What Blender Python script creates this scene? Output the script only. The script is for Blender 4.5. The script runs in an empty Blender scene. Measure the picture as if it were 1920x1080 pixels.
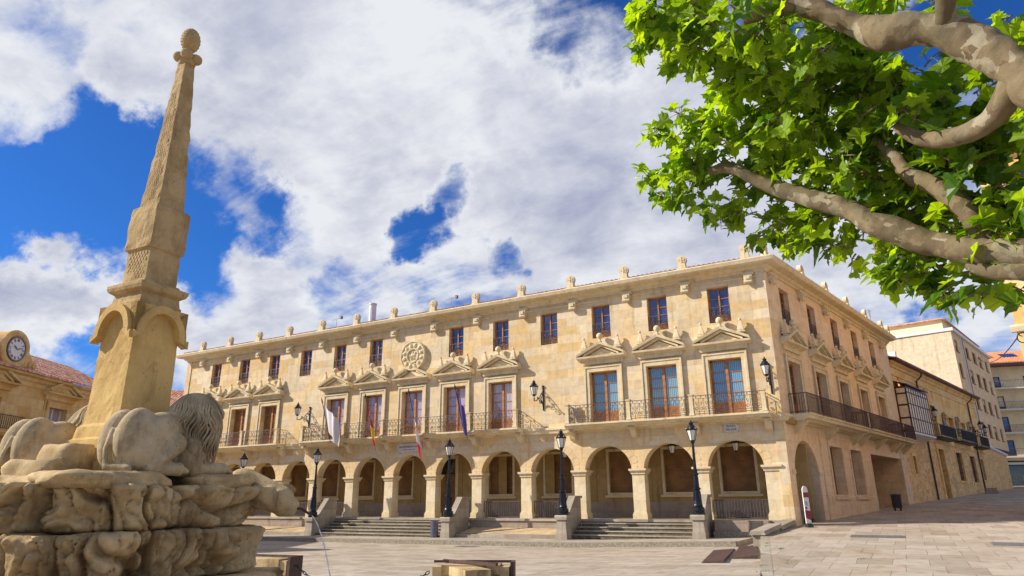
import bpy, math, random
from mathutils import Vector, Matrix, noise
from mathutils.geometry import tessellate_polygon
rnd = random.Random(7)
R = math.radians
pi = math.pi
sc = bpy.context.scene
col = sc.collection

# ------------------------------------------------------------------ camera
CP = Vector((5.4244, -34.4941, 1.7684)); YAW, PIT, ROL, FPX = .5137, .31, -.006, 1253.22
_f = Vector((-math.sin(YAW), math.cos(YAW), 0)); _r = Vector((math.cos(YAW), math.sin(YAW), 0)); _u = Vector((0, 0, 1))
FW = _f * math.cos(PIT) + _u * math.sin(PIT); U2 = _u * math.cos(PIT) - _f * math.sin(PIT)
RT = _r * math.cos(ROL) + U2 * math.sin(ROL); UP = U2 * math.cos(ROL) - _r * math.sin(ROL)
cam = bpy.data.objects.new('camera', bpy.data.cameras.new('camera')); col.objects.link(cam)
cam.matrix_world = Matrix(((RT.x, UP.x, -FW.x, CP.x), (RT.y, UP.y, -FW.y, CP.y), (RT.z, UP.z, -FW.z, CP.z), (0, 0, 0, 1)))
cam.data.sensor_width = 36; cam.data.lens = FPX / 1920 * 36; cam.data.clip_end = 5000; cam.data.clip_start = .05
sc.camera = cam
def ray(px, py): return FW + RT * ((px - 960) / FPX) - UP * ((py - 540) / FPX)
def at(px, py, d):
    v = ray(px, py); return CP + v.normalized() * d

# ------------------------------------------------------------------ light
SUN = Vector((2, 1, -1.38)).normalized()
sun = bpy.data.objects.new('sun', bpy.data.lights.new('sun', 'SUN')); col.objects.link(sun)
sun.data.energy = 5.0; sun.data.angle = R(.5); sun.data.color = (1, .93, .82)
sun.rotation_euler = SUN.to_track_quat('-Z', 'Y').to_euler()
sc.view_settings.view_transform = 'Standard'; sc.view_settings.look = 'None'
sc.view_settings.exposure = .44; sc.view_settings.gamma = 1
W = bpy.data.worlds.new('World'); sc.world = W; W.use_nodes = True
nt = W.node_tree; nt.nodes.clear()
def N(t, ty, **k):
    n = t.nodes.new(ty)
    for a, b in k.items():
        if a in ('operation', 'blend_type', 'data_type', 'noise_dimensions', 'feature', 'sky_type', 'sun_disc', 'interpolation_type', 'distance', 'wave_type', 'offset', 'squash', 'offset_frequency'): setattr(n, a, b)
    return n
sky = N(nt, 'ShaderNodeTexSky', sky_type='NISHITA', sun_disc=False)
sky.sun_elevation = math.asin(-SUN.z); sky.sun_rotation = math.atan2(-SUN.x, -SUN.y)
sky.air_density = 1.0; sky.dust_density = .3; sky.ozone_density = 3.0
tc = N(nt, 'ShaderNodeTexCoord')
def lk(t, a, b): t.links.new(a, b)
def mth(t, op, a, b=None, c=None, clamp=False):
    n = N(t, 'ShaderNodeMath', operation=op); n.use_clamp = clamp
    for i, v in enumerate((a, b, c)):
        if v is None: continue
        if isinstance(v, (int, float)): n.inputs[i].default_value = v
        else: lk(t, v, n.inputs[i])
    return n.outputs[0]
def vmth(t, op, a, b):
    n = N(t, 'ShaderNodeVectorMath', operation=op)
    for i, v in enumerate((a, b)):
        if isinstance(v, (tuple, Vector)): n.inputs[i].default_value = v
        else: lk(t, v, n.inputs[i])
    return n
sep = N(nt, 'ShaderNodeSeparateXYZ'); lk(nt, tc.outputs['Generated'], sep.inputs[0])
zz = mth(nt, 'ADD', mth(nt, 'MAXIMUM', sep.outputs[2], 0), .32)
cmb = N(nt, 'ShaderNodeCombineXYZ')
lk(nt, mth(nt, 'DIVIDE', sep.outputs[0], zz), cmb.inputs[0]); lk(nt, mth(nt, 'DIVIDE', sep.outputs[1], zz), cmb.inputs[1])
def noi(t, vec, scale, detail=8, rough=.55, dist=0.0):
    n = N(t, 'ShaderNodeTexNoise'); n.inputs['Scale'].default_value = scale; n.inputs['Detail'].default_value = detail
    n.inputs['Roughness'].default_value = rough; n.inputs['Distortion'].default_value = dist
    if vec is not None: lk(t, vec, n.inputs['Vector'])
    return n.outputs[0]
def mrange(t, v, a, b, c=0, d=1, smooth=True):
    n = N(t, 'ShaderNodeMapRange')
    if smooth: n.interpolation_type = 'SMOOTHSTEP'
    lk(t, v, n.inputs[0])
    for i, x in zip((1, 2, 3, 4), (a, b, c, d)): n.inputs[i].default_value = x
    return n.outputs[0]
dens = noi(nt, cmb.outputs[0], 3.1, 12, .6, .25)
smp = N(nt, 'ShaderNodeMapping'); smp.inputs['Rotation'].default_value = (0, 0, R(35)); smp.inputs['Scale'].default_value = (1.2, 5.5, 1); lk(nt, cmb.outputs[0], smp.inputs[0])
dens = mth(nt, 'ADD', dens, mrange(nt, noi(nt, smp.outputs[0], 2.4, 9, .65, .6), .42, .74, -.02, .085))
wz = N(nt, 'ShaderNodeTexNoise'); wz.inputs['Scale'].default_value = 5.5; wz.inputs['Detail'].default_value = 7; wz.inputs['Roughness'].default_value = .62; lk(nt, tc.outputs['Generated'], wz.inputs['Vector'])
wdir = vmth(nt, 'NORMALIZE', vmth(nt, 'ADD', tc.outputs['Generated'], vmth(nt, 'MULTIPLY', vmth(nt, 'SUBTRACT', wz.outputs['Color'], (.5, .5, .5)).outputs[0], (.26, .26, .26)).outputs[0]).outputs[0], (0, 0, 0)).outputs[0]
# clear patches (negative) and cloud banks (positive) of the real sky, as directions on the sky sphere: px, py, radius, weight
for bx, by, br, bw in [(90, 330, 8, -.27), (200, 390, 7, -.24), (40, 400, 5, -.2), (330, 440, 5, -.16), (450, 390, 4.5, -.26), (250, 250, 5, -.10), (540, 420, 3, -.16), (770, 445, 2.6, -.30), (822, 362, 2.8, -.30),
                       (1100, 30, 6, -.26), (1000, 70, 3, -.1), (920, 515, 2.2, -.2), (400, 500, 4, -.12), (1690, 600, 2.6, -.22), (1850, 15, 5, -.26), (140, 620, 4, -.12), (330, 130, 3, -.14), (110, 100, 3, -.1), (620, 540, 3, -.08), (1440, 40, 4, -.2),
                       (560, 180, 16, .22), (950, 300, 14, .2), (1250, 300, 16, .22), (150, 60, 9, .17), (90, 500, 6, .26), (20, 560, 6, .2), (200, 540, 5, .2), (10, 200, 5, .16), (430, 620, 7, .2), (380, 380, 3, .12), (230, 360, 2.5, .14), (640, 400, 4, .1), (1500, 480, 13, .2), (60, 560, 4, .1), (250, 190, 3, .12), (500, 480, 4, .15), (700, 560, 5, .12)]:
    c = ray(bx, by).normalized()
    d = vmth(nt, 'DOT_PRODUCT', wdir, c).outputs['Value']
    dens = mth(nt, 'ADD', dens, mrange(nt, d, math.cos(R(br * 1.15)), math.cos(R(br * .1)), 0, bw))
cov = mrange(nt, dens, .36, .68)
shn = noi(nt, cmb.outputs[0], 2.2, 9, .6, .4)
shade = mth(nt, 'ADD', mth(nt, 'ADD', mth(nt, 'MULTIPLY', mrange(nt, shn, .30, .70), .62), mth(nt, 'MULTIPLY', mrange(nt, noi(nt, cmb.outputs[0], 6.5, 9, .65, .3), .3, .7), .42)), mrange(nt, dens, .6, 1.0, -.42, .12), clamp=True)
mc = N(nt, 'ShaderNodeMix', data_type='RGBA'); lk(nt, shade, mc.inputs[0])
mc.inputs[6].default_value = (.80, .82, .86, 1); mc.inputs[7].default_value = (.38, .41, .56, 1)
bgS = N(nt, 'ShaderNodeBackground'); bgC = N(nt, 'ShaderNodeBackground')
tint = N(nt, 'ShaderNodeMix', data_type='RGBA', blend_type='MULTIPLY'); tint.inputs[0].default_value = 1
lk(nt, sky.outputs[0], tint.inputs[6]); tint.inputs[7].default_value = (.22, .62, 1.25, 1)
lk(nt, tint.outputs[2], bgS.inputs[0]); bgS.inputs[1].default_value = .075
lk(nt, mc.outputs[2], bgC.inputs[0]); bgC.inputs[1].default_value = .76
mx = N(nt, 'ShaderNodeMixShader'); lk(nt, cov, mx.inputs[0]); lk(nt, bgS.outputs[0], mx.inputs[1]); lk(nt, bgC.outputs[0], mx.inputs[2])
wo = N(nt, 'ShaderNodeOutputWorld'); lk(nt, mx.outputs[0], wo.inputs[0])
sc.cycles.max_bounces = 6; sc.cycles.diffuse_bounces = 3

# ------------------------------------------------------------------ materials
def newmat(name):
    m = bpy.data.materials.new(name); m.use_nodes = True
    t = m.node_tree; b = t.nodes['Principled BSDF']; return m, t, b
def mixc(t, fac, a, b, blend='MIX'):
    n = N(t, 'ShaderNodeMix', data_type='RGBA', blend_type=blend)
    if isinstance(fac, (int, float)): n.inputs[0].default_value = fac
    else: lk(t, fac, n.inputs[0])
    for i, v in ((6, a), (7, b)):
        if isinstance(v, tuple): n.inputs[i].default_value = (*v[:3], 1)
        else: lk(t, v, n.inputs[i])
    return n.outputs[2]
def bump(t, b, h, strength, dist=.02):
    n = N(t, 'ShaderNodeBump'); n.inputs['Strength'].default_value = strength; n.inputs['Distance'].default_value = dist
    lk(t, h, n.inputs['Height']); lk(t, n.outputs[0], b.inputs['Normal'])
def plain(name, c, rough=.6, metal=0, var=.25, scale=6, bmp=0.0, spec=None):
    m, t, b = newmat(name)
    o = N(t, 'ShaderNodeTexCoord').outputs['Object']
    n = noi(t, o, scale, 6, .6)
    c2 = tuple(x * (1 - var) for x in c)
    lk(t, mixc(t, mrange(t, n, .3, .7), c2, tuple(min(1, x * (1 + var * .5)) for x in c)), b.inputs['Base Color'])
    b.inputs['Roughness'].default_value = rough; b.inputs['Metallic'].default_value = metal
    if spec is not None: b.inputs['Specular IOR Level'].default_value = spec
    if bmp: bump(t, b, noi(t, o, scale * 5, 8, .65), bmp)
    return m
def ashlar(name, c1, c2, c3, bw=1.1, bh=.42, mort=.010, mdark=.72, bmp=.35, patch=.5, horiz=False):
    """dressed stone in courses: per block tone, ochre patches, weathering streaks"""
    m, t, b = newmat(name)
    o = N(t, 'ShaderNodeTexCoord').outputs['Object']
    s = N(t, 'ShaderNodeSeparateXYZ'); lk(t, o, s.inputs[0])
    c = N(t, 'ShaderNodeCombineXYZ')
    if horiz: lk(t, s.outputs[0], c.inputs[0]); lk(t, s.outputs[1], c.inputs[1])
    else: lk(t, mth(t, 'ADD', s.outputs[0], s.outputs[1]), c.inputs[0]); lk(t, s.outputs[2], c.inputs[1])
    wob = N(t, 'ShaderNodeTexNoise'); wob.inputs['Scale'].default_value = 1.3; wob.inputs['Detail'].default_value = 3; lk(t, o, wob.inputs['Vector'])
    wv = vmth(t, 'MULTIPLY', vmth(t, 'SUBTRACT', wob.outputs['Color'], (.5, .5, .5)).outputs[0], (.05, .02, .05)).outputs[0]
    cv = vmth(t, 'ADD', c.outputs[0], wv).outputs[0]
    def brick(w, h, seedshift):
        k = N(t, 'ShaderNodeTexBrick'); k.offset = .5 if not horiz else .37; k.squash = 1
        lk(t, vmth(t, 'ADD', cv, (seedshift, seedshift * .0, 0)).outputs[0], k.inputs['Vector'])
        k.inputs['Color1'].default_value = (0, 0, 0, 1); k.inputs['Color2'].default_value = (1, 1, 1, 1); k.inputs['Mortar'].default_value = (.5, .5, .5, 1)
        k.inputs['Scale'].default_value = 1; k.inputs['Mortar Size'].default_value = mort; k.inputs['Mortar Smooth'].default_value = .4
        k.inputs['Brick Width'].default_value = w; k.inputs['Row Height'].default_value = h; k.inputs['Bias'].default_value = 0
        return k
    k = brick(bw, bh, 0)
    ksep = N(t, 'ShaderNodeSeparateColor'); lk(t, k.outputs['Color'], ksep.inputs[0])
    base = mixc(t, k.outputs['Color'], c1, c2)
    base = mixc(t, mth(t, 'MULTIPLY', mth(t, 'ADD', mrange(t, ksep.outputs[0], .80, .86), mrange(t, ksep.outputs[0], .16, .10)), patch * .8), base, c3)
    big = noi(t, o, .55, 5, .6)
    base = mixc(t, mth(t, 'MULTIPLY', mrange(t, big, .45, .68), patch), base, c3)
    med = noi(t, o, 3.2, 8, .68)
    base = mixc(t, mrange(t, med, .35, .75), base, mixc(t, 1.0, base, (.80, .77, .74), 'MULTIPLY'))
    st = N(t, 'ShaderNodeMapping'); st.inputs['Scale'].default_value = (1.6, 1.6, .18) if not horiz else (1, 1, 1); lk(t, o, st.inputs[0])
    stn = noi(t, st.outputs[0], 1.7, 7, .65)
    base = mixc(t, mrange(t, stn, .52, .76, 0, .75), base, mixc(t, 1.0, base, (.56, .50, .45), 'MULTIPLY'))
    base = mixc(t, mth(t, 'MULTIPLY', k.outputs['Fac'], 1 - mdark + .25), base, mixc(t, 1.0, base, (mdark * .7, mdark * .65, mdark * .6), 'MULTIPLY'))
    lk(t, base, b.inputs['Base Color']); b.inputs['Roughness'].default_value = .88
    b.inputs['Specular IOR Level'].default_value = .2
    h = mth(t, 'SUBTRACT', mth(t, 'ADD', mth(t, 'MULTIPLY', noi(t, o, 14, 8, .7), .5), mth(t, 'MULTIPLY', med, .6)), mth(t, 'MULTIPLY', k.outputs['Fac'], .8))
    bump(t, b, h, bmp, .03)
    return m
def rubble(name, c1, c2, mor, scale=3.2):
    m, t, b = newmat(name)
    o = N(t, 'ShaderNodeTexCoord').outputs['Object']
    mp = N(t, 'ShaderNodeMapping'); mp.inputs['Scale'].default_value = (1, 1, 1.5); lk(t, o, mp.inputs[0])
    v = N(t, 'ShaderNodeTexVoronoi', feature='DISTANCE_TO_EDGE'); v.inputs['Scale'].default_value = scale; lk(t, mp.outputs[0], v.inputs['Vector'])
    vc = N(t, 'ShaderNodeTexVoronoi'); vc.inputs['Scale'].default_value = scale; lk(t, mp.outputs[0], vc.inputs['Vector'])
    s = N(t, 'ShaderNodeSeparateColor'); lk(t, vc.outputs['Color'], s.inputs[0])
    base = mixc(t, s.outputs[0], c1, c2)
    base = mixc(t, mrange(t, noi(t, o, .6, 4, .6), .45, .7, 0, .6), base, tuple(x * .7 for x in c2))
    edge = mrange(t, v.outputs['Distance'], .0, .07)
    base = mixc(t, edge, mor, base)
    lk(t, base, b.inputs['Base Color']); b.inputs['Roughness'].default_value = .92
    bump(t, b, mth(t, 'ADD', edge, mth(t, 'MULTIPLY', noi(t, o, 12, 6, .6), .5)), .6, .04)
    return m
def weathered(name, light, dark, lichen, s1=2.0):
    """old carved sandstone: pale worn tops, brown body, dark lichen spots"""
    m, t, b = newmat(name)
    tcn = N(t, 'ShaderNodeTexCoord'); o = tcn.outputs['Object']
    n1 = noi(t, o, s1, 8, .65); base = mixc(t, mrange(t, n1, .35, .68), light, dark)
    n2 = noi(t, o, s1 * 2.7, 9, .7); base = mixc(t, mrange(t, n2, .60, .72, 0, .55), base, lichen)
    n3 = noi(t, o, 26, 3, .5); base = mixc(t, mrange(t, n3, .66, .72, 0, .6), base, tuple(x * .6 for x in lichen))
    mp = N(t, 'ShaderNodeMapping'); mp.inputs['Scale'].default_value = (2.2, 2.2, .5); lk(t, o, mp.inputs[0])
    base = mixc(t, mrange(t, noi(t, mp.outputs[0], 1.6, 8, .7), .50, .72, 0, .8), base, tuple(x * .55 for x in dark))
    base = mixc(t, mrange(t, noi(t, o, 9, 6, .7), .52, .7, 0, .45), base, tuple(min(1, x * 1.2) for x in light))
    lk(t, base, b.inputs['Base Color']); b.inputs['Roughness'].default_value = .93; b.inputs['Specular IOR Level'].default_value = .15
    bump(t, b, mth(t, 'ADD', noi(t, o, 38, 8, .7), mth(t, 'MULTIPLY', n2, 1.2)), .55, .018)
    return m
def tiles(name, c1, c2):
    m, t, b = newmat(name)
    o = N(t, 'ShaderNodeTexCoord').outputs['Object']
    v = N(t, 'ShaderNodeTexVoronoi'); v.inputs['Scale'].default_value = 3.5; lk(t, o, v.inputs['Vector'])
    s = N(t, 'ShaderNodeSeparateColor'); lk(t, v.outputs['Color'], s.inputs[0])
    base = mixc(t, s.outputs[0], c1, c2)
    base = mixc(t, mrange(t, noi(t, o, 5, 7, .7), .5, .7, 0, .6), base, tuple(x * .35 for x in c1))
    lk(t, base, b.inputs['Base Color']); b.inputs['Roughness'].default_value = .85
    bump(t, b, noi(t, o, 20, 5, .6), .3)
    return m
M = {}
M['wall'] = ashlar('palace_stone', (.61, .47, .29), (.84, .71, .49), (.76, .50, .19), 1.3, .5, mort=.005, patch=.6, bmp=.25)
M['trim'] = ashlar('trim_stone', (.73, .60, .38), (.79, .67, .45), (.68, .49, .23), 1.9, .9, mort=.004, patch=.35, bmp=.25)
M['side'] = ashlar('side_stone', (.80, .59, .38), (.88, .68, .46), (.78, .52, .27), 1.2, .5, mort=.006, patch=.5, bmp=.2)
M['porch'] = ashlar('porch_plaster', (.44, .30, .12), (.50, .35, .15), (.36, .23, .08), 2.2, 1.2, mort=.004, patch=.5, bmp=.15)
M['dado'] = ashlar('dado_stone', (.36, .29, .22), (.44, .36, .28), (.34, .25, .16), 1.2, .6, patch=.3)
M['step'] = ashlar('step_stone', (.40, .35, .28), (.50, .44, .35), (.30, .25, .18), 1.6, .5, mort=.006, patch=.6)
M['riser'] = plain('shaded_mossy_riser_stone', (.16, .135, .085), .95, var=.5, scale=4, bmp=.4)  # moss stains plus the risers' shade, painted in as a darker colour than the treads
M['tan'] = plain('tan_render', (.50, .36, .20), .9, var=.3, scale=1.5, bmp=.2)
M['pave'] = ashlar('paving_slabs', (.38, .32, .255), (.52, .45, .36), (.34, .27, .19), 1.25, .7, mort=.012, mdark=.45, bmp=.25, patch=.45, horiz=True)
M['pave2'] = ashlar('street_slabs', (.36, .305, .24), (.54, .46, .37), (.34, .26, .18), .85, 1.35, mort=.009, mdark=.42, bmp=.25, patch=.5, horiz=True)
M['kerb'] = plain('kerb_granite', (.30, .26, .19), .9, var=.4, scale=9, bmp=.5)
M['earth'] = plain('far_ground', (.30, .26, .20), .95, var=.3, scale=.2)
M['wood'] = plain('orange_varnished_wood', (.42, .17, .045), .45, var=.35, scale=5, bmp=.05)
M['board'] = plain('brown_boarding', (.27, .13, .035), .6, var=.35, scale=1.8, bmp=.15)
M['darkwood'] = plain('dark_brown_wood', (.085, .028, .016), .5, var=.4, scale=6)
M['iron'] = plain('grey_brown_iron', (.12, .085, .075), .55, .3, var=.4, scale=14)
M['black'] = plain('black_cast_iron', (.012, .014, .024), .28, .2, var=.5, scale=7, bmp=.08)
M['rust'] = plain('rusty_iron', (.10, .055, .045), .7, .3, var=.4, scale=12, bmp=.3)
M['monument'] = weathered('monument_sandstone', (.66, .46, .18), (.48, .31, .11), (.20, .13, .06), 1.3)
M['monument_top'] = weathered('monument_brown_sandstone', (.50, .36, .18), (.33, .22, .10), (.16, .11, .06), 2.6)
M['lion'] = weathered('lion_stone', (.53, .42, .26), (.28, .21, .12), (.09, .07, .045), 1.8)
M['rock'] = weathered('fountain_rock', (.58, .43, .23), (.28, .19, .09), (.075, .055, .03), 1.5)
M['tile'] = tiles('terracotta_tiles', (.50, .19, .11), (.82, .50, .36))
M['tile2'] = tiles('palace_tiles', (.20, .08, .045), (.34, .17, .10))
M['tile3'] = tiles('orange_tiles', (.60, .20, .07), (.72, .30, .13))
M['ochre'] = ashlar('ochre_stone', (.74, .50, .21), (.86, .64, .33), (.68, .38, .12), .9, .5, patch=.7)
M['oldplaster'] = ashlar('old_ochre_facade', (.95, .62, .26), (.97, .68, .32), (.84, .46, .14), 1.0, .5, mort=.006, patch=.8)
M['rubble'] = rubble('ochre_rubble', (.97, .63, .26), (.66, .34, .12), (.92, .62, .30))
M['pink'] = ashlar('apartment_render', (.80, .63, .42), (.86, .70, .50), (.72, .53, .33), .5, .12, mort=.004, patch=.4, bmp=.1)
M['apside'] = plain('apartment_facade', (.86, .60, .34), .85, var=.2, scale=1.2, bmp=.1)
M['cream'] = plain('cream_render', (.90, .72, .42), .85, var=.15, scale=.8, bmp=.1)
M['white'] = plain('white_paint', (.75, .73, .68), .5, var=.1)
M['shutter'] = plain('roller_blind', (.82, .70, .54), .6, var=.2, scale=3)
M['plaque'] = plain('marble_plaque', (.62, .58, .55), .35, var=.18, scale=4)
M['ink'] = plain('engraved_letters', (.16, .14, .15), .7, var=.2)
M['dial'] = plain('clock_dial', (.78, .76, .78), .4, var=.06)
M['lead'] = plain('lead_grey', (.20, .19, .19), .6, .4, var=.3)
M['bin'] = plain('dark_bin_metal', (.035, .032, .036), .5, .2)
M['bingrey'] = plain('grey_bin_metal', (.16, .15, .22), .45, .4)
M['red'] = plain('red_print', (.28, .02, .05), .5, var=.3, scale=5)
M['greenleaf'] = plain('hedge_leaves', (.08, .17, .02), .6, var=.6, scale=30)
M['zinc'] = plain('white_flue', (.72, .66, .66), .4, .1, var=.1)
def glassy(name, c, c2, rough=.08, curtain=True, spec=.9):
    m, t, b = newmat(name)
    o = N(t, 'ShaderNodeTexCoord').outputs['Object']
    w = N(t, 'ShaderNodeTexWave'); w.inputs['Scale'].default_value = 3.2; w.inputs['Distortion'].default_value = 2.5; w.inputs['Detail'].default_value = 3; lk(t, o, w.inputs['Vector'])
    base = mixc(t, mrange(t, w.outputs['Fac'], .2, .9), c, c2) if curtain else mixc(t, mrange(t, noi(t, o, 1.2, 5), .35, .65), c, c2)
    lk(t, base, b.inputs['Base Color']); b.inputs['Roughness'].default_value = rough; b.inputs['Specular IOR Level'].default_value = spec
    b.inputs['Coat Weight'].default_value = .8; b.inputs['Coat Roughness'].default_value = .03
    bump(t, b, noi(t, o, 1.5, 2), .06)
    return m
M['glblue'] = glassy('window_glass_blue', (.006, .022, .12), (.02, .08, .32), curtain=False)
M['glcurt'] = glassy('glass_over_lilac_curtain', (.30, .23, .30), (.52, .44, .52))
M['glcurt2'] = glassy('glass_over_blue_curtain', (.10, .20, .30), (.24, .38, .46))
M['gldark'] = glassy('dark_window_glass', (.015, .015, .018), (.05, .045, .045), curtain=False)
M['milk'] = glassy('frosted_lantern_glass', (.62, .60, .55), (.74, .72, .66), .35, False, .4)
def leafmat():
    m, t, b = newmat('plane_leaf')
    a = N(t, 'ShaderNodeAttribute'); a.attribute_name = 'tone'
    base = mixc(t, a.outputs['Fac'], (.05, .125, .010), (.33, .47, .020))
    lk(t, base, b.inputs['Base Color']); b.inputs['Roughness'].default_value = .42; b.inputs['Specular IOR Level'].default_value = .45
    tr = N(t, 'ShaderNodeBsdfTranslucent'); lk(t, mixc(t, 1.0, base, (2.1, 2.0, .45), 'MULTIPLY'), tr.inputs[0])
    mxs = N(t, 'ShaderNodeMixShader'); mxs.inputs[0].default_value = .5
    lk(t, b.outputs[0], mxs.inputs[1]); lk(t, tr.outputs[0], mxs.inputs[2]); lk(t, mxs.outputs[0], t.nodes['Material Output'].inputs[0])
    return m
M['leaf'] = leafmat()
def barkmat():
    m, t, b = newmat('plane_bark')
    o = N(t, 'ShaderNodeTexCoord').outputs['Object']
    wv = N(t, 'ShaderNodeTexNoise'); wv.inputs['Scale'].default_value = 6; wv.inputs['Detail'].default_value = 4; lk(t, o, wv.inputs['Vector'])
    p = vmth(t, 'ADD', o, vmth(t, 'MULTIPLY', wv.outputs['Color'], (.34, .34, .34)).outputs[0]).outputs[0]
    v = N(t, 'ShaderNodeTexVoronoi'); v.inputs['Scale'].default_value = 9; lk(t, p, v.inputs['Vector'])
    s = N(t, 'ShaderNodeSeparateColor'); lk(t, v.outputs['Color'], s.inputs[0])
    base = mixc(t, mrange(t, s.outputs[0], .25, .8), (.13, .092, .045), (.21, .155, .08))
    base = mixc(t, mrange(t, s.outputs[1], .84, .92), base, (.32, .27, .175))
    base = mixc(t, mrange(t, noi(t, o, 3, 6, .7), .45, .68, 0, .75), base, (.10, .085, .04))
    ve = N(t, 'ShaderNodeTexVoronoi', feature='DISTANCE_TO_EDGE'); ve.inputs['Scale'].default_value = 9; lk(t, p, ve.inputs['Vector'])
    lk(t, base, b.inputs['Base Color']); b.inputs['Roughness'].default_value = .85
    bump(t, b, mth(t, 'ADD', mth(t, 'MULTIPLY', s.outputs[0], .5), noi(t, o, 18, 8, .75)), .6, .014)
    return m
M['bark'] = barkmat()
def flagmat(name, stops, axis=2):
    m, t, b = newmat(name)
    a = N(t, 'ShaderNodeAttribute'); a.attribute_name = 'tone'
    r = N(t, 'ShaderNodeValToRGB'); r.color_ramp.interpolation = 'CONSTANT'
    r.color_ramp.elements[0].position = 0; r.color_ramp.elements[0].color = (*stops[0][1], 1)
    r.color_ramp.elements[1].position = stops[1][0]; r.color_ramp.elements[1].color = (*stops[1][1], 1)
    for s_, c_ in stops[2:]:
        e = r.color_ramp.elements.new(s_); e.color = (*c_, 1)
    lk(t, a.outputs['Fac'], r.inputs[0]); lk(t, r.outputs[0], b.inputs['Base Color']); b.inputs['Roughness'].default_value = .7
    return m

# ------------------------------------------------------------------ mesh helpers
class MB:
    def __init__(s): s.v = []; s.f = []; s.a = None
    def add(s, vs, fs):
        n = len(s.v); s.v += [tuple(v) for v in vs]; s.f += [tuple(i + n for i in f) for f in fs]; return s
    def box(s, x0, x1, y0, y1, z0, z1):
        return s.add([(x0, y0, z0), (x1, y0, z0), (x1, y1, z0), (x0, y1, z0), (x0, y0, z1), (x1, y0, z1), (x1, y1, z1), (x0, y1, z1)],
                     [(0, 3, 2, 1), (4, 5, 6, 7), (0, 1, 5, 4), (1, 2, 6, 5), (2, 3, 7, 6), (3, 0, 4, 7)])
    def hexa(s, b, t):
        return s.add(list(b) + list(t), [(0, 3, 2, 1), (4, 5, 6, 7), (0, 1, 5, 4), (1, 2, 6, 5), (2, 3, 7, 6), (3, 0, 4, 7)])
    def frus(s, x, y, z0, z1, a0, b0, a1, b1):
        q = lambda a, b, z: [(x - a, y - b, z), (x + a, y - b, z), (x + a, y + b, z), (x - a, y + b, z)]
        return s.hexa(q(a0, b0, z0), q(a1, b1, z1))
    def extx(s, prof, x0, x1):          # closed (y,z) profile swept along x
        n = len(prof); s.add([(x0, y, z) for y, z in prof] + [(x1, y, z) for y, z in prof],
                             [(i, (i + 1) % n, n + (i + 1) % n, n + i) for i in range(n)] + [tuple(range(n))[::-1], tuple(range(n, 2 * n))]); return s
    def exty(s, prof, y0, y1):          # closed (x,z) profile swept along y
        n = len(prof); s.add([(x, y0, z) for x, z in prof] + [(x, y1, z) for x, z in prof],
                             [(i, (i + 1) % n, n + (i + 1) % n, n + i)[::-1] for i in range(n)] + [tuple(range(n)), tuple(range(n, 2 * n))[::-1]]); return s
    def extz(s, prof, z0, z1):
        n = len(prof); s.add([(x, y, z0) for x, y in prof] + [(x, y, z1) for x, y in prof],
                             [(i, (i + 1) % n, n + (i + 1) % n, n + i) for i in range(n)] + [tuple(range(n))[::-1], tuple(range(n, 2 * n))]); return s
    def tube(s, pts, r, seg=6, caps=True):
        pts = [Vector(p) for p in pts]; n = len(pts)
        rs = r if isinstance(r, (list, tuple)) else [r] * n
        base = len(s.v); up = None
        for i, p in enumerate(pts):
            t = (pts[min(i + 1, n - 1)] - pts[max(i - 1, 0)])
            t = t.normalized() if t.length > 1e-9 else Vector((0, 0, 1))
            if up is None: up = t.orthogonal().normalized()
            a = up - t * up.dot(t); a = a.normalized() if a.length > 1e-6 else t.orthogonal().normalized(); up = a; b = t.cross(a)
            for k in range(seg):
                th = 2 * pi * k / seg; s.v.append(tuple(p + (a * math.cos(th) + b * math.sin(th)) * rs[i]))
        for i in range(n - 1):
            for k in range(seg):
                a_, b_ = base + i * seg + k, base + i * seg + (k + 1) % seg; s.f.append((a_, b_, b_ + seg, a_ + seg))
        if caps: s.f.append(tuple(base + k for k in range(seg))[::-1]); s.f.append(tuple(base + (n - 1) * seg + k for k in range(seg)))
        return s
    def lathe(s, prof, c=(0, 0, 0), seg=16, axis='z', caps=True):
        base = len(s.v); n = len(prof)
        for r, z in prof:
            for k in range(seg):
                th = 2 * pi * (k + (.5 if seg <= 8 else 0)) / seg
                x, y = r * math.cos(th), r * math.sin(th)
                s.v.append((c[0] + x, c[1] + y, c[2] + z) if axis == 'z' else (c[0] + x, c[1] - z, c[2] + y))
        for i in range(n - 1):
            for k in range(seg):
                a, b = base + i * seg + k, base + i * seg + (k + 1) % seg; s.f.append((a, b, b + seg, a + seg))
        if caps: s.f.append(tuple(base + k for k in range(seg))[::-1]); s.f.append(tuple(base + (n - 1) * seg + k for k in range(seg)))
        return s
    def ball(s, c, r, seg=10, rings=7, rot=None):
        r = r if isinstance(r, (tuple, list)) else (r, r, r); base = len(s.v); c = Vector(c)
        P = lambda x, y, z: tuple(c + (rot @ Vector((x, y, z)) if rot else Vector((x, y, z))))
        s.v.append(P(0, 0, -r[2]))
        for i in range(1, rings):
            ph = -pi / 2 + pi * i / rings
            for k in range(seg):
                th = 2 * pi * k / seg; s.v.append(P(r[0] * math.cos(ph) * math.cos(th), r[1] * math.cos(ph) * math.sin(th), r[2] * math.sin(ph)))
        s.v.append(P(0, 0, r[2])); top = len(s.v) - 1
        for k in range(seg):
            s.f.append((base, base + 1 + (k + 1) % seg, base + 1 + k)); o = base + 1 + (rings - 2) * seg
            s.f.append((o + k, o + (k + 1) % seg, top))
        for i in range(rings - 2):
            for k in range(seg):
                a = base + 1 + i * seg + k; b = base + 1 + i * seg + (k + 1) % seg; s.f.append((a, b, b + seg, a + seg))
        return s
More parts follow.
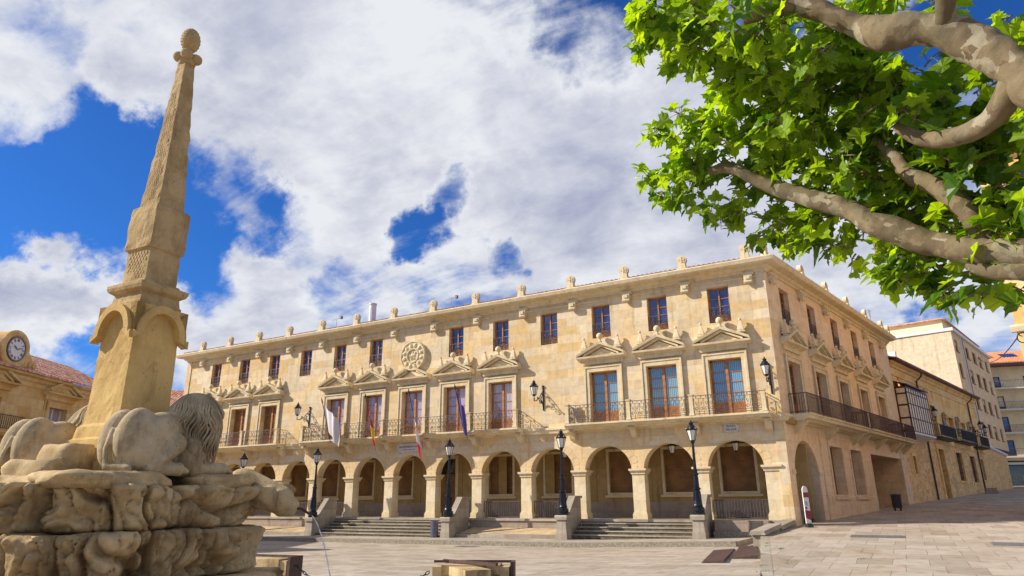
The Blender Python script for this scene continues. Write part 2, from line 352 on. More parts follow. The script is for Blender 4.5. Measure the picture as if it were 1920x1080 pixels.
    def wall(s, outer, holes, th, back=True, yf=0.0, rev=None):
        """(x,z) polygon with holes; front at y=yf facing -y, reveals th deep"""
        polys = [outer] + holes
        tri = tessellate_polygon([[Vector((x, z, 0)) for x, z in p] for p in polys])
        flat = [q for p in polys for q in p]; b0 = len(s.v); n = len(flat)
        s.v += [(x, yf, z) for x, z in flat] + [(x, yf + th, z) for x, z in flat]
        for t in tri:
            (x0, z0), (x1, z1), (x2, z2) = (flat[i] for i in t)
            if (x1 - x0) * (z2 - z0) - (x2 - x0) * (z1 - z0) < 0: t = t[::-1]
            s.f.append(tuple(b0 + i for i in t))
            if back: s.f.append(tuple(b0 + n + i for i in t[::-1]))
        o = b0
        for p in polys:
            m = len(p)
            for i in range(m):
                a, b = o + i, o + (i + 1) % m; s.f.append((a, b, b + n, a + n))
            o += m
        return s
    def mesh(s, name, smooth=False):
        me = bpy.data.meshes.new(name); me.from_pydata(s.v, [], s.f); me.validate(); me.update()
        if s.a is not None:
            at_ = me.attributes.new('tone', 'FLOAT', 'POINT'); at_.data.foreach_set('value', s.a)
        if smooth: me.shade_smooth()
        return me
    def build(s, name, mat, parent=None, loc=(0, 0, 0), rz=0, smooth=False):
        o = bpy.data.objects.new(name, s.mesh(name, smooth)); o.data.materials.append(M[mat] if isinstance(mat, str) else mat)
        col.objects.link(o); o.location = loc; o.rotation_euler = (0, 0, rz); o.parent = parent
        return o
def tag(o, label=None, cat=None, group=None, kind=None):
    for k, v in (('label', label), ('category', cat), ('group', group), ('kind', kind)):
        if v: o[k] = v
    return o
def thing(name, label, cat, loc=(0, 0, 0), rz=0, group=None):
    o = bpy.data.objects.new(name, None); col.objects.link(o); o.location = loc; o.rotation_euler = (0, 0, rz); o.empty_display_size = .3
    return tag(o, label, cat, group)
def dup(o, loc=None, rz=None, parent=0, label=None):
    c = o.copy(); col.objects.link(c)
    if loc is not None: c.location = loc
    if rz is not None: c.rotation_euler = (0, 0, rz)
    if parent != 0: c.parent = parent
    if label: c['label'] = label
    for ch in list(o.children): dup(ch, parent=c)
    return c
def arc(cx, cz, r, a0, a1, n): return [(cx + r * math.cos(a0 + (a1 - a0) * i / n), cz + r * math.sin(a0 + (a1 - a0) * i / n)) for i in range(n + 1)]
def rect(x0, x1, z0, z1): return [(x0, z0), (x1, z0), (x1, z1), (x0, z1)]
def textmesh(txt, size, name='lettering', th=.01):
    cu = bpy.data.curves.new('t', 'FONT'); cu.body = txt; cu.size = size; cu.extrude = th; cu.align_x = 'CENTER'; cu.align_y = 'CENTER'; cu.resolution_u = 3
    o = bpy.data.objects.new('t', cu); col.objects.link(o)
    me = bpy.data.meshes.new_from_object(o.evaluated_get(bpy.context.evaluated_depsgraph_get())); me.name = name
    me.transform(Matrix.Rotation(R(90), 4, 'X'))
    bpy.data.objects.remove(o); bpy.data.curves.remove(cu)
    return me
def link_mesh(name, me, mat, parent, loc, rz=0):
    o = bpy.data.objects.new(name, me); me.materials.clear(); me.materials.append(M[mat]); col.objects.link(o); o.location = loc; o.rotation_euler = (0, 0, rz); o.parent = parent; return o

# ------------------------------------------------------------------ terrain
def zL(x, y=0): return -.2 + (.03 * (min(x, 3) + 8) if x > -8 else .006 * (x + 8))
def zR(x, y): return .66 + .036 * max(min(y, 110), -17.5)
def seam(y):
    if y < -5.86: return .21 + (-5.86 - y) * (2.07 - .21) / (16.61 - 5.86)
    if y < -.2: return .21 + (y + 5.86) / 5.66 * .45
    return .66 + (y + .2) * .2
b = MB(); xs = [-90, -70, -50, -40, -32, -24, -16, -12, -8, -6, -4, -2, 0]; ys = [-70, -50, -35, -25, -20, -17, -14, -11, -8, -5.86, -4, -2, .3]
for y in ys:
    for x in xs + [None]:
        X = seam(y) - .001 if x is None else min(x, seam(y) - .1 - (0 - x) * .001); b.v.append((X, y, zL(X) if y > -16.6 else min(zL(X), .1)))
nx = len(xs) + 1
for j in range(len(ys) - 1):
    for i in range(nx - 1): b.f.append((j * nx + i, j * nx + i + 1, (j + 1) * nx + i + 1, (j + 1) * nx + i))
tag(b.build('plaza', 'pave'), kind='structure')
b = MB(); xs = [0, 1, 2, 4, 7, 12, 20, 30, 45]; ys = [-70, -50, -35, -25, -20, -17.5, -16.6, -14, -11, -8, -5.86, -3, -.2, 3, 8, 15, 25, 40, 55, 75, 95, 110]
for y in ys:
    for x in xs: X = seam(y) + x; b.v.append((X, y, zR(X, y) if y > -16.6 else .0615))
nx = len(xs)
for j in range(len(ys) - 1):
    for i in range(nx - 1): b.f.append((j * nx + i, j * nx + i + 1, (j + 1) * nx + i + 1, (j + 1) * nx + i))
tag(b.build('street', 'pave2'), kind='structure')
b = MB()                                                   # little retaining edge where the street stands above the plaza
yy = [-16.6, -14, -11, -8, -5.86, -3, -.2]
for y in yy: b.v += [(seam(y) + .002, y, -.4), (seam(y) + .002, y, zR(0, y) + .006), (seam(y) + .30, y, zR(0, y) + .006)]
for i in range(len(yy) - 1): b.f += [(3 * i, 3 * i + 3, 3 * i + 4, 3 * i + 1)[::-1], (3 * i + 1, 3 * i + 4, 3 * i + 5, 3 * i + 2)[::-1]]
tag(b.build('kerb_edge', 'step'), kind='structure')
b = MB(); b.add([(-2500, -2500, -1.2), (2500, -2500, -1.2), (2500, 2500, -1.2), (-2500, 2500, -1.2)], [(0, 1, 2, 3)])
tag(b.build('ground', 'earth'), kind='structure')
def zP(x): return zL(x) + .19
b = MB(); xs = [-46, -38, -30, -22, -15, -8, -4, -.9]                    # pavement along the palace with its kerb
for x in xs: b.v += [(x, -5.0, zL(x) - .2), (x, -5.0, zP(x) - .01), (x, -4.97, zP(x)), (x, .2, zP(x))]
for i in range(len(xs) - 1):
    a = 4 * i; c = a + 4; b.f += [(a, c, c + 1, a + 1), (a + 1, c + 1, c + 2, a + 2), (a + 2, c + 2, c + 3, a + 3)]
n = len(b.v); b.v += [(-.9, -5, -.3), (-.9, -5, zP(-.9)), (-.9, .2, zP(-.9)), (-.9, .2, -.3)]; b.f.append((n, n + 3, n + 2, n + 1))
tag(b.build('pavement', 'pave'), kind='structure')
b = MB(); x = -46
while x < -1:
    w = min(rnd.uniform(1.1, 1.7), -.9 - x); b.hexa([(x + .005, -5.12, zL(x) - .1), (x + w - .005, -5.12, zL(x + w) - .1), (x + w - .005, -4.8, zL(x + w) - .1), (x + .005, -4.8, zL(x) - .1)],
        [(x + .005, -5.11, zP(x) + .012), (x + w - .005, -5.11, zP(x + w) + .012), (x + w - .005, -4.8, zP(x + w) + .012), (x + .005, -4.8, zP(x) + .012)]); x += w
tag(b.build('kerb', 'kerb'), kind='structure')

# ------------------------------------------------------------------ the palace
BAY, FL, IMP, COR, SA = 3.3, .9, 3.39, .78, .2112
XL = -44.95; RS = R(90) - SA; SIDE = dict(loc=(COR, 0, 0), rz=RS)
pal = thing('town_palace', 'long three storey pale stone palace with arcade, pediments and balconies across the plaza', 'building')
bays = [-(k - .5) * BAY for k in range(1, 14)]             # 0 = rightmost
doorbays = [0, 1, 2, 4, 5, 6, 7, 8, 10, 11, 12]; winbays = [k for k in range(13) if k != 6]
holes = [rect(bays[k] - .555, bays[k] + .555, 10.58, 12.49) for k in winbays] + [rect(bays[k] - .82, bays[k] + .82, 5.80, 8.66) for k in doorbays]
out = [(COR, IMP), (COR, 13.1), (XL, 13.1), (XL, IMP)]
for k in reversed(range(13)):
    c = bays[k]; out += arc(c, IMP - .12, 1.32, pi, 0, 24)[0:0] + [(c - 1.32, IMP)] + arc(c, IMP - .10, 1.32, pi * .97, pi * .03, 22) + [(c + 1.32, IMP)]
MB().wall(out, holes, .6).build('front_wall', 'wall', pal)
# voussoir rings, very slightly proud
vs = MB()
c = 0
for i in range(13):
    a0, a1 = pi * i / 13 + .008, pi * (i + 1) / 13 - .008
    vs.wall(arc(0, IMP - .1, 1.325, a0, a1, 3) + arc(0, IMP - .1, 1.325 + (.42 if i % 2 else .36), a1, a0, 3), [], .02, False, -.008)
v0 = vs.build('arch_ring', 'wall', pal, (bays[0], 0, 0))
for k in range(1, 13): dup(v0, (bays[k], 0, 0))
# piers
def pier_mb(w):
    m = MB(); m.box(-w, w, .005, .6, FL, IMP); m.box(-w - .06, w + .06, -.05, .66, FL, FL + .26); m.box(-w - .03, w + .03, -.025, .63, FL + .26, FL + .34)
    return m
def imp_mb(w):
    m = MB(); z = IMP
    m.box(-w - .05, w + .05, -.05, .65, z - .27, z - .17); m.box(-w - .09, w + .09, -.09, .69, z - .17, z - .10); m.box(-w - .14, w + .14, -.14, .74, z - .10, z - .002); return m
p0 = pier_mb(.33).build('pier', 'trim', pal, (-BAY, 0, 0)); imp_mb(.33).build('impost', 'trim', p0)
for k in range(2, 13): dup(p0, (-BAY * k, 0, 0))
p = pier_mb(.33).build('pier', 'trim', pal, (0, 0, 0)); imp_mb(.33).build('impost', 'trim', p)
p = pier_mb(1.0).build('pier', 'trim', pal, (-43.92, 0, 0)); imp_mb(.9).build('impost', 'trim', p)
MB().box(.335, COR - .002, -.06, .6, .1, 13.05).build('corner_pilaster', 'wall', pal)
MB().box(XL - .03, XL + .5, -.05, .5, -.6, 13.05).build('corner_pilaster', 'wall', pal)
# lower front between pavement and porch floor, floor, porch room
MB().box(XL, COR - .05, -.22, 3.2, -.8, FL - .12).build('plinth', 'dado', pal)
MB().box(XL, COR - .05, -.30, 3.2, FL - .118, FL).build('porch_floor', 'step', pal)
panels = [(-2.15, 0), (-5.25, 0), (-8.5, 0), (-12.6, 0), (-16.6, 0), (-24.4, 0), (-27.8, 0), (-31.1, 0), (-34.2, 0), (-37.5, 0), (-40.8, 0)]
ph = [rect(x - .86, x + .86, 2.24, 4.50) for x, _ in panels] + [rect(-21.7, -20.0, FL + .001, 4.5)]
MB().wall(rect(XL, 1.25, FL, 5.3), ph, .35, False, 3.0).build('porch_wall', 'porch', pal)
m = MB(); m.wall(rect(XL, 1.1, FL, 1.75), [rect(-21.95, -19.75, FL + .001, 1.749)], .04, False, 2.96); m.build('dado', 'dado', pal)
for i, (x, _) in enumerate(panels):
    if i == 0:
        b = MB(); b.wall(rect(-1.0, 1.0, 2.1, 4.66), [rect(-.862, .862, 2.24, 4.52)], .07, False, 2.93); b.box(-1.12, 1.12, 2.86, 3.0, 1.98, 2.10)
        f0 = b.build('window_surround', 'trim', pal, (x, 0, 0)); bb = MB()
        for j in range(6): bb.box(-.86, .86, 3.20, 3.24 + .006 * (j % 2), 2.24 + j * .377, 2.24 + j * .377 + .371)
        bb.box(-.86, .86, 3.14, 3.24, 2.24, 2.32); bb.build('boarding', 'board', f0)
    else: dup(f0, (x, 0, 0))
b = MB(); b.wall(rect(-1.05, 1.05, FL, 4.7), [rect(-.852, .852, FL + .001, 4.5)], .07, False, 2.93)
dr = b.build('porch_door', 'trim', pal, (-20.85, 0, 0)); b = MB(); b.box(-.85, .85, 3.2, 3.25, FL, 3.55); b.box(-.8, -.05, 3.16, 3.2, FL + .1, 3.45); b.box(.05, .8, 3.16, 3.2, FL + .1, 3.45); b.build('leaf', 'board', dr)
MB().box(-.85, .85, 3.2, 3.24, 3.6, 4.5).build('transom', 'gldark', dr)
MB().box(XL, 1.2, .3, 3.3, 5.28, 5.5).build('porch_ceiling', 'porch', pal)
for k in range(14):                                         # flat pilaster strips on the porch wall
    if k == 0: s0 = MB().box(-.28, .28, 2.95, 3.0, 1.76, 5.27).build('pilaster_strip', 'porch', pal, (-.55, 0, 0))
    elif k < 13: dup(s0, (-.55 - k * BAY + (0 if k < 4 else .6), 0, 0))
# railings in the arches without stairs
def bars(L, h, n, r=.012, z0=.08):
    m = MB(); m.box(-L / 2, L / 2, -.02, .02, h - .035, h); m.box(-L / 2, L / 2, -.012, .012, z0, z0 + .03)
    for i in range(n + 1): x = -L / 2 + L * i / n; m.box(x - r, x + r, -r, r, 0 if i in (0, n) else z0, h - .03)
    return m
r0 = bars(2.6, .92, 18, .014).build('arch_railing', 'iron', pal, (bays[0], .3, FL))
for k in (3, 4, 8, 9, 10, 11, 12): dup(r0, (bays[k], .3, FL))
# string course along the wall between the balconies
m = MB(); m.extx([(0.02, 5.38), (-.12, 5.42), (-.16, 5.56), (-.22, 5.62), (-.22, 5.74), (.02, 5.78)], XL, COR - .01); m.build('string_course', 'trim', pal)
m.build('string_course', 'trim', pal, (COR + .01, 0, 0), RS).scale = (-.52, 1, 1)
# main cornice front and side
CPROF = [(.3, 12.96), (-.08, 12.96), (-.10, 13.06), (-.22, 13.12), (-.28, 13.22), (-.64, 13.26), (-.70, 13.33), (-.76, 13.50), (-.72, 13.56), (.3, 13.58)]
def miter_ext(x0, x1, m0, m1, prof=CPROF):
    """profile swept along x; each end cut at the slope given (x shift per metre of projection)"""
    n = len(prof); b = MB()
    b.add([(x0 - m0 * -y, y, z) for y, z in prof] + [(x1 + m1 * -y, y, z) for y, z in prof],
          [(i, (i + 1) % n, n + (i + 1) % n, n + i) for i in range(n)] + [tuple(range(n))[::-1], tuple(range(n, 2 * n))]); return b
mt = math.tan((pi / 2 - SA) / 2)
miter_ext(XL, COR, 1, mt).build('cornice', 'trim', pal)
SL = 23.5
miter_ext(0, SL, mt, 0).build('cornice', 'trim', pal, **SIDE)
m = MB(); m.extx([(.01, 12.70), (-.05, 12.70), (-.05, 12.79), (.01, 12.79)], XL + .5, COR); m.build('frieze_band', 'trim', pal)
# corbels under the cornice, acroteria above it
m = MB(); m.box(-.30, .30, -.22, 0, 12.83, 12.955); m.box(-.2, .2, -.30, 0, 12.50, 12.83); m.box(-.11, .11, -.36, -.3, 12.58, 12.76); m.lathe([(.09, -.21), (.12, -.18), (.12, .18), (.09, .21)], (0, 0, 0), 8)
m.v[-32:] = [(v[2], v[0] - .2, v[1] + 12.48) for v in m.v[-32:]]
cb = m.build('corbel', 'trim', pal, (-.02, 0, 0))
for k in range(1, 14): dup(cb, (-BAY * k, 0, 0))
sideb = [.6 + i * 4.16 for i in range(6)]
for d in sideb: o = dup(cb, (COR + d * math.sin(SA), d * math.cos(SA), 0), RS)
m = MB(); m.frus(0, 0, 0, .10, .30, .22, .30, .22); m.frus(0, 0, .10, .42, .22, .16, .19, .15)
pr = arc(0, .62, .27, -pi * .25, pi * 1.25, 16); m.exty(pr[::-1], -.11, .11); m.exty(arc(0, .62, .2, 0, 2 * pi, 18)[:-1][::-1], -.13, -.112)
m.exty([(-.03, .46), (.03, .46), (.03, .78), (-.03, .78)], -.155, -.131); m.exty([(-.15, .59), (.15, .59), (.15, .65), (-.15, .65)], -.15, -.131)
ac = m.build('acroterion', 'trim', pal, (-.02, -.30, 13.56))
for k in range(1, 14): dup(ac, (-BAY * k, -.30, 13.56))
dup(ac, (COR + .1, -.0, 13.56), RS)
for d in sideb[1:] + [23.3]: dup(ac, (COR + d * math.sin(SA) + .3 * math.cos(SA), d * math.cos(SA) - .3 * math.sin(SA), 13.56), RS)
# roof: barrel tiles running down the slope
def tile_roof(x0, x1, run, rise, y0, z0, pitch=.26, course=.45, r=.085, hip0=0, hip1=0, seg=5):
    m = MB(); nb = int((x1 - x0) / pitch); nc = max(1, int(run / course)); sl = rise / run
    for i in range(nb):
        xa = x0 + i * pitch; xc = xa + pitch / 2
        ymax = run
        if hip0: ymax = min(ymax, (xc - x0) * hip0)
        if hip1: ymax = min(ymax, (x1 - xc) * hip1)
        cn = max(1, int(round(ymax / run * nc)))
        prof = [(xa, .0)] + [(xc + (pitch * .40) * math.cos(pi - pi * j / seg), .02 + r * math.sin(pi * j / seg)) for j in range(seg + 1)] + [(xa + pitch, 0)]
        for c in range(cn):
            ya, yb = c * ymax / cn, (c + 1) * ymax / cn; jit = rnd.uniform(-.012, .012)
            n0 = len(m.v); k = len(prof)
            m.v += [(x + jit, y0 + ya, z0 + ya * sl + h + (.035 if h > 0 else 0)) for x, h in prof] + [(x, y0 + yb, z0 + yb * sl + h) for x, h in prof]
            m.f += [(n0 + j, n0 + k + j, n0 + k + j + 1, n0 + j + 1)[::-1] for j in range(k - 1)] + [tuple(n0 + j for j in range(k))]
    return m
tile_roof(XL - .2, COR - .6, 1.6, .42, -.45, 13.6).build('tiled_eave', 'tile2', pal)
tile_roof(.6, SL, 1.6, .42, -.45, 13.6).build('tiled_eave', 'tile2', pal, **SIDE)
m = MB(); m.hexa([(XL, .9, 13.3), (COR + .1, .9, 13.3), (COR + 4.5, 22.5, 13.3), (XL, 22.5, 13.3)], [(XL + 9, 10, 15.7), (-8, 10, 15.7), (-5, 14, 15.7), (XL + 9, 14, 15.7)]); m.build('roof', 'tile2', pal)
# body of the building behind the facades
MB().box(XL, XL + .4, .62, 22.5, -.8, 13.25).build('end_wall', 'wall', pal)
MB().box(XL, 4.5, 22.5, 22.9, -.8, 13.25).build('rear_wall', 'wall', pal)
m = MB(); m.lathe([(.26, 0), (.26, 2.0), (.29, 2.0), (.29, 2.1)], (-26.6, 1.5, 13.6), 12); m.build('chimney_flue', 'zinc', pal, smooth=False)
for x in (-19.3, -29.6): b = MB(); b.tube([(x, 1, 13.7), (x, 1, 14.9)], .015, 4); b.tube([(x - .4, 1, 14.8), (x + .4, 1, 14.9)], .012, 4); b.box(x + .35, x + .5, .9, 1.1, 14.8, 15); b.build('antenna', 'lead', pal)

def scroll(m, cx, cz, r, y=0, th=.011, turns=1.25, flip=1, seg=12):
    m.tube([(cx + flip * (r * (1 - .55 * i / seg)) * math.cos(-pi / 2 + turns * 2 * pi * i / seg), y, cz + (r * (1 - .55 * i / seg)) * math.sin(-pi / 2 + turns * 2 * pi * i / seg)) for i in range(seg + 1)], th, 4, False)
# upper windows
def upper_window():
    b = MB(); w, h = .5, 1.86
    b.box(-.55, -.47, .24, .34, 0, 1.91); b.box(.47, .55, .24, .34, 0, 1.91); b.box(-.47, .47, .24, .34, 1.83, 1.91); b.box(-.035, .035, .22, .33, .42, 1.83); b.box(-.47, .47, .23, .33, .36, .44)
    for z in (.88, 1.30): b.box(-.47, -.035, .25, .31, z, z + .035); b.box(.035, .47, .25, .31, z, z + .035)
    b.box(-.47, .47, .27, .32, 0, .36)
    fr = b.build('upper_window', 'wood', pal, (bays[0], 0, 10.58))
    MB().box(-.47, .47, .30, .31, .44, 1.83).build('pane', 'glblue', fr)
    b = MB(); b.box(-.54, .54, .02, .05, .80, .83); b.box(-.54, .54, .02, .05, .08, .11); b.box(-.54, .54, .02, .05, .28, .30)
    for x in (-.53, -.27, 0, .27, .53): b.box(x - .012, x + .012, .025, .045, .02, .83)
    for x in (-.40, -.135, .135, .40): scroll(b, x, .62, .11, .035, .012, 1.1, 1 if x < 0 else -1); scroll(b, x, .42, .09, .035, .012, 1.1, -1 if x < 0 else 1); b.tube([(x - .1, .035, .12), (x + .1, .035, .27)], .01, 4, False); b.tube([(x + .1, .035, .12), (x - .1, .035, .27)], .01, 4, False)
    b.build('window_railing', 'iron', fr)
    return fr
uw = upper_window()
for k in winbays[1:]: dup(uw, (bays[k], 0, 10.58))
# balcony doors: stone surround, timber frame, panes
def door_parts(wd, h):
    b = MB(); b.wall(rect(-wd - .26, wd + .26, 0, h + .28), [rect(-wd - .001, wd + .001, .001, h)], .09, False, -.09); b.wall(rect(-wd - .30, wd + .30, 0, h + .32), [rect(-wd - .2, wd + .2, .001, h + .22)], .04, False, -.13)
    return b
def timber(wd, h, y=.30):
    b = MB(); b.box(-wd, -wd + .10, y, y + .1, 0, h); b.box(wd - .10, wd, y, y + .1, 0, h); b.box(-wd, wd, y, y + .1, h - .10, h); b.box(-.07, .07, y - .03, y + .08, 0, h - .1); b.box(-wd + .1, wd - .1, y + .02, y + .08, 0, .62)
    for s in (-1, 1):
        b.box(s * .07 if s > 0 else -wd + .1, wd - .1 if s > 0 else -.07, y + .01, y + .07, .62, .70)
        for i in (1, 2, 3): z = .66 + (h - .76) * i / 4; b.box(.07 if s > 0 else -wd + .1, wd - .1 if s > 0 else -.07, y + .015, y + .06, z - .02, z + .02)
    return b
def pediment_mb(hw, z0, apex=.62, brk=False, pj=.45):
    """entablature + triangular pediment, underside at z0"""
    b = MB(); b.box(-hw + .22, hw - .22, -.12, 0, z0 - .22, z0 - .0)
    b.extx([(0, z0), (-.16, z0), (-.20, z0 + .05), (-pj, z0 + .09), (-pj - .02, z0 + .19), (0, z0 + .21)], -hw, hw)
    zb = z0 + .21; n = hw - .02
    top = zb + apex; x1 = 0 if not brk else .42
    for s in (-1, 1):
        ht = (top - zb) * (1 - x1 / n)
        P = lambda x, y, z: (s * x, y, z)
        a = [P(n + .02, -pj - .02, zb - .012), P(n + .02, 0, zb - .012), P(x1, 0, zb + ht), P(x1, -pj - .02, zb + ht)]
        t = [P(n - .03, -pj - .05, zb + .13), P(n - .03, 0, zb + .13), P(x1, 0, zb + ht + .15), P(x1, -pj - .05, zb + ht + .15)]
        b.hexa(a, t)
        b.hexa([P(n - .35, -pj + .12, zb - .01), P(n - .35, 0, zb - .01), P(x1, 0, zb + ht - .11), P(x1, -pj + .12, zb + ht - .11)], [P(n - .35, -pj + .12, zb + .10), P(n - .35, 0, zb + .10), P(x1, 0, zb + ht - .01), P(x1, -pj + .12, zb + ht - .01)])
    b.exty([(-n + .45, zb), (n - .45, zb), (0, zb + apex * .72)], -.14, 0)
    if not brk:
        b.ball((0, -.15, zb + .16), (.13, .05, .13), 8, 6); b.ball((-.28, -.14, zb + .10), (.14, .04, .05), 8, 5); b.ball((.28, -.14, zb + .10), (.14, .04, .05), 8, 5)
    return b
def finial_mb():
    b = MB(); b.frus(0, 0, 0, .13, .13, .11, .13, .11); b.frus(0, 0, .13, .20, .22, .18, .22, .18); b.frus(0, 0, .20, .27, .14, .13, .17, .15); b.frus(0, 0, .27, .74, .165, .15, .05, .05); b.ball((0, 0, .80), .085, 8, 6); return b
def orb_mb():
    b = MB(); b.lathe([(.13, 0), (.13, .08), (.07, .12), (.07, .2), (.11, .24)], (0, 0, 0), 10); b.ball((0, 0, .38), .185, 12, 8); return b
DH = 2.86
surround = door_parts(.82, DH).build('balcony_door', 'trim', pal, (bays[0], 0, 5.80))
timber(.82, DH).build('frame', 'wood', surround)
MB().box(-.72, .72, .345, .355, .66, DH - .1).build('pane', 'glcurt2', surround)
ped = pediment_mb(1.43, 9.30).build('pediment', 'trim', pal, (bays[0], 0, 0))
for s in (-1, 1): finial_mb().build('finial', 'trim', ped, (s * 1.0, -.22, 9.74))
orb_mb().build('orb', 'trim', ped, (0, -.3, 10.22))
for k in doorbays[1:]:
    c = dup(surround, (bays[k], 0, 5.80))
    for ch in c.children:
        if ch.name.startswith('pane'):
            if k in (4, 5, 6, 7, 8): ch.data = ch.data.copy(); ch.data.materials[0] = M['glcurt']
            elif k >= 10: ch.data = ch.data.copy(); ch.data.materials[0] = M['board']
    if k != 6: dup(ped, (bays[k], 0, 0))
pediment_mb(1.43, 9.30, brk=True).build('pediment', 'trim', pal, (bays[6], 0, 0))
# the great medallion with its ring of shields
m = MB(); m.lathe([(1.0, 0), (1.0, .17), (.97, .22), (.92, .22), (.90, .17), (.50, .17), (.48, .23), (.43, .23), (.41, .14), (.0, .14)], (bays[6], -.001, 10.95), 48, 'y')
md = m.build('medallion', 'trim', pal, smooth=False)
for i in range(12):
    a = 2 * pi * i / 12 + .26; cx, cz = bays[6] + .70 * math.cos(a), 10.95 + .70 * math.sin(a)
    s = MB(); rr = Matrix.Rotation(-(a - pi / 2), 3, 'Y')
    s.ball((cx, -.17, cz), (.145, .06, .18), 10, 7, rr); s.ball((cx, -.21, cz), (.09, .045, .12), 8, 6, rr)
    for j in range(4): q = rr @ Vector((rnd.uniform(-.07, .07), 0, rnd.uniform(-.1, .1))); s.ball((cx + q.x, -.245, cz + q.z), (.03, .02, .035), 6, 5)
    s.build('shield', 'trim', md, smooth=True)
s = MB(); cx = bays[6]
for q in [(0, .05, .13, .09), (-.1, -.02, .1, .1), (.12, .06, .08, .13), (.1, -.15, .04, .12), (-.12, -.17, .035, .12), (.2, .2, .06, .07), (0, .2, .06, .1), (-.02, -.14, .035, .12), (-.24, .02, .05, .12)]: s.ball((cx + q[0], -.15, 10.95 + q[1]), (q[2], .06, q[3]), 10, 7)
s.build('relief', 'trim', md, smooth=True)
# balconies
def panel_mb(L):
    b = MB(); h = .98
    b.box(-L / 2, L / 2, -.022, .022, h - .03, h); b.box(-L / 2, L / 2, -.012, .012, h - .17, h - .15); b.box(-L / 2, L / 2, -.012, .012, .06, .085); b.box(-L / 2, L / 2, -.012, .012, .17, .19)
    n = int(L / .235); dx = L / n
    for i in range(n + 1): x = -L / 2 + i * dx; b.box(x - .009, x + .009, -.009, .009, 0, h - .15)
    for i in range(n):
        x = -L / 2 + (i + .5) * dx; f = 1 if i % 2 else -1
        scroll(b, x, .33, .095, 0, .013, 1.4, f); scroll(b, x, .60, .075, 0, .010, 1.1, -f); b.tube([(x - .1 * f, 0, .47), (x, 0, .50), (x + .1 * f, 0, .80)], .009, 4, False)
        b.ball((x, 0, .90), .035, 6, 4)
    return b
def balcony(x0, x1, posts, openings):
    b = MB(); z = 5.42
    b.extx([(0, z + .06), (-.55, z + .06), (-.62, z + .12), (-.84, z + .15), (-.88, z + .24), (-.98, z + .28), (-.98, z + .37), (0, z + .385)], x0, x1)
    sl = b.build('balcony', 'trim', pal)
    pz = z + .384
    for x in posts:
        p = MB().box(-.10, .10, -.96, -.76, pz, pz + .98); p.box(-.13, .13, -.99, -.73, pz + .98, pz + 1.05); p.box(-.125, .125, -.985, -.735, pz, pz + .1); p.build('post', 'trim', sl, (x, 0, 0))
    for a, c in zip(posts[:-1], posts[1:]): panel_mb(c - a - .24).build('railing', 'iron', sl, ((a + c) / 2, -.86, pz))
    for x in (posts[0], posts[-1]): panel_mb(.72).build('railing', 'iron', sl, (x, -.38, pz), R(90))
    for x in posts:
        bb = MB(); bb.extx([(0, z + .06), (-.62, z + .06), (-.62, z - .06), (-.45, z - .12), (-.32, z - .38), (-.16, z - .46), (0, z - .5)], -.15, .15); bb.box(-.19, .19, -.66, 0, z + .0, z + .058); bb.build('bracket', 'trim', sl, (x + (.0), 0, 0))
    return sl
balcony(-10.3, .32, [-10.12, -6.6, -3.3, .14], 3)
balcony(-30.35, -13.2, [-30.17, -26.4, -23.1, -19.8, -16.5, -13.38], 5)
balcony(-43.8, -32.5, [-43.6, -39.6, -36.3, -32.68], 3)
# plaques
m = MB(); m.exty([(-.92, .42), (-1.0, -.05), (-.72, -.42), (-.35, -.34), (0, -.30), (.35, -.34), (.72, -.42), (1.0, -.05), (.92, .42)][::-1], -.05, 0)
pq = m.build('plaque', 'plaque', pal, (-21.5, -.02, 5.10)); k = MB()
for z, w, h in ((.27, .62, .05), (.03, .8, .10), (-.14, .42, .05)):
    x = -w
    while x < w: dx = rnd.uniform(.03, .09); k.box(x, min(x + dx, w), -.058, -.05, z - h / 2 * rnd.uniform(.5, 1), z + h / 2 * rnd.uniform(.5, 1)); x += dx + rnd.uniform(.015, .04)
k.build('inscription', 'ink', pq); k = MB()
for x, z in ((-.86, .36), (.86, .36), (-.7, -.34), (.7, -.34)): k.ball((x, -.06, z), .03, 6, 5)
k.build('stud', 'ink', pq)
m = MB(); m.box(-.31, .31, -.07, 0, -.2, .2); m.box(-.36, .36, -.06, 0, -.12, .12); pq = m.build('plaque', 'plaque', pal, (-1.66, -.0, 5.19))
link_mesh('lettering', textmesh('PLAZA', .15), 'ink', pq, (0, -.075, .08)); link_mesh('lettering', textmesh('MAYOR', .15), 'ink', pq, (0, -.075, -.09))

# ---- side facade, local x = distance from the corner
sw = [2.39 + i * 4.16 for i in range(5)]; ds = [2.3, 6.45, 10.6, 14.8, 19.0]
holes = [rect(d - .66, d + .66, 10.58, 12.49) for d in sw] + [rect(d - .85, d + .85, 5.8, 8.55) for d in ds]
holes += [rect(6.2, 8.3, 2.05, 4.56), rect(9.9, 12.05, 2.05, 4.56)]
out = [(SL, .2), (SL, 13.1), (0, 13.1), (0, .2), (.72, .2)] + arc(2.42, 2.9, 1.7, pi, 0, 24) + [(4.12, .2), (14.2, .2), (14.2, 4.5), (21.9, 4.5), (21.9, .2)]
m = MB(); m.wall(out, holes, .62, True); m.v = [(x, y, z) for x, y, z in m.v]; m.build('side_wall', 'side', pal, **SIDE)
MB().box(.3, .72, -.05, .66, IMP - .42, IMP - .22).build('impost', 'trim', pal, **SIDE); MB().box(4.12, 4.6, -.05, .66, IMP - .42, IMP - .22).build('impost', 'trim', pal, **SIDE); MB().box(4.75, 4.95, -.07, 0, .3, 5.3).build('pilaster_strip', 'side', pal, **SIDE)
m = MB(); m.extx([(0, .3), (-.05, .3), (-.05, 1.95), (0, 1.98)], 4.96, 14.0); m.build('plinth', 'side', pal, **SIDE)
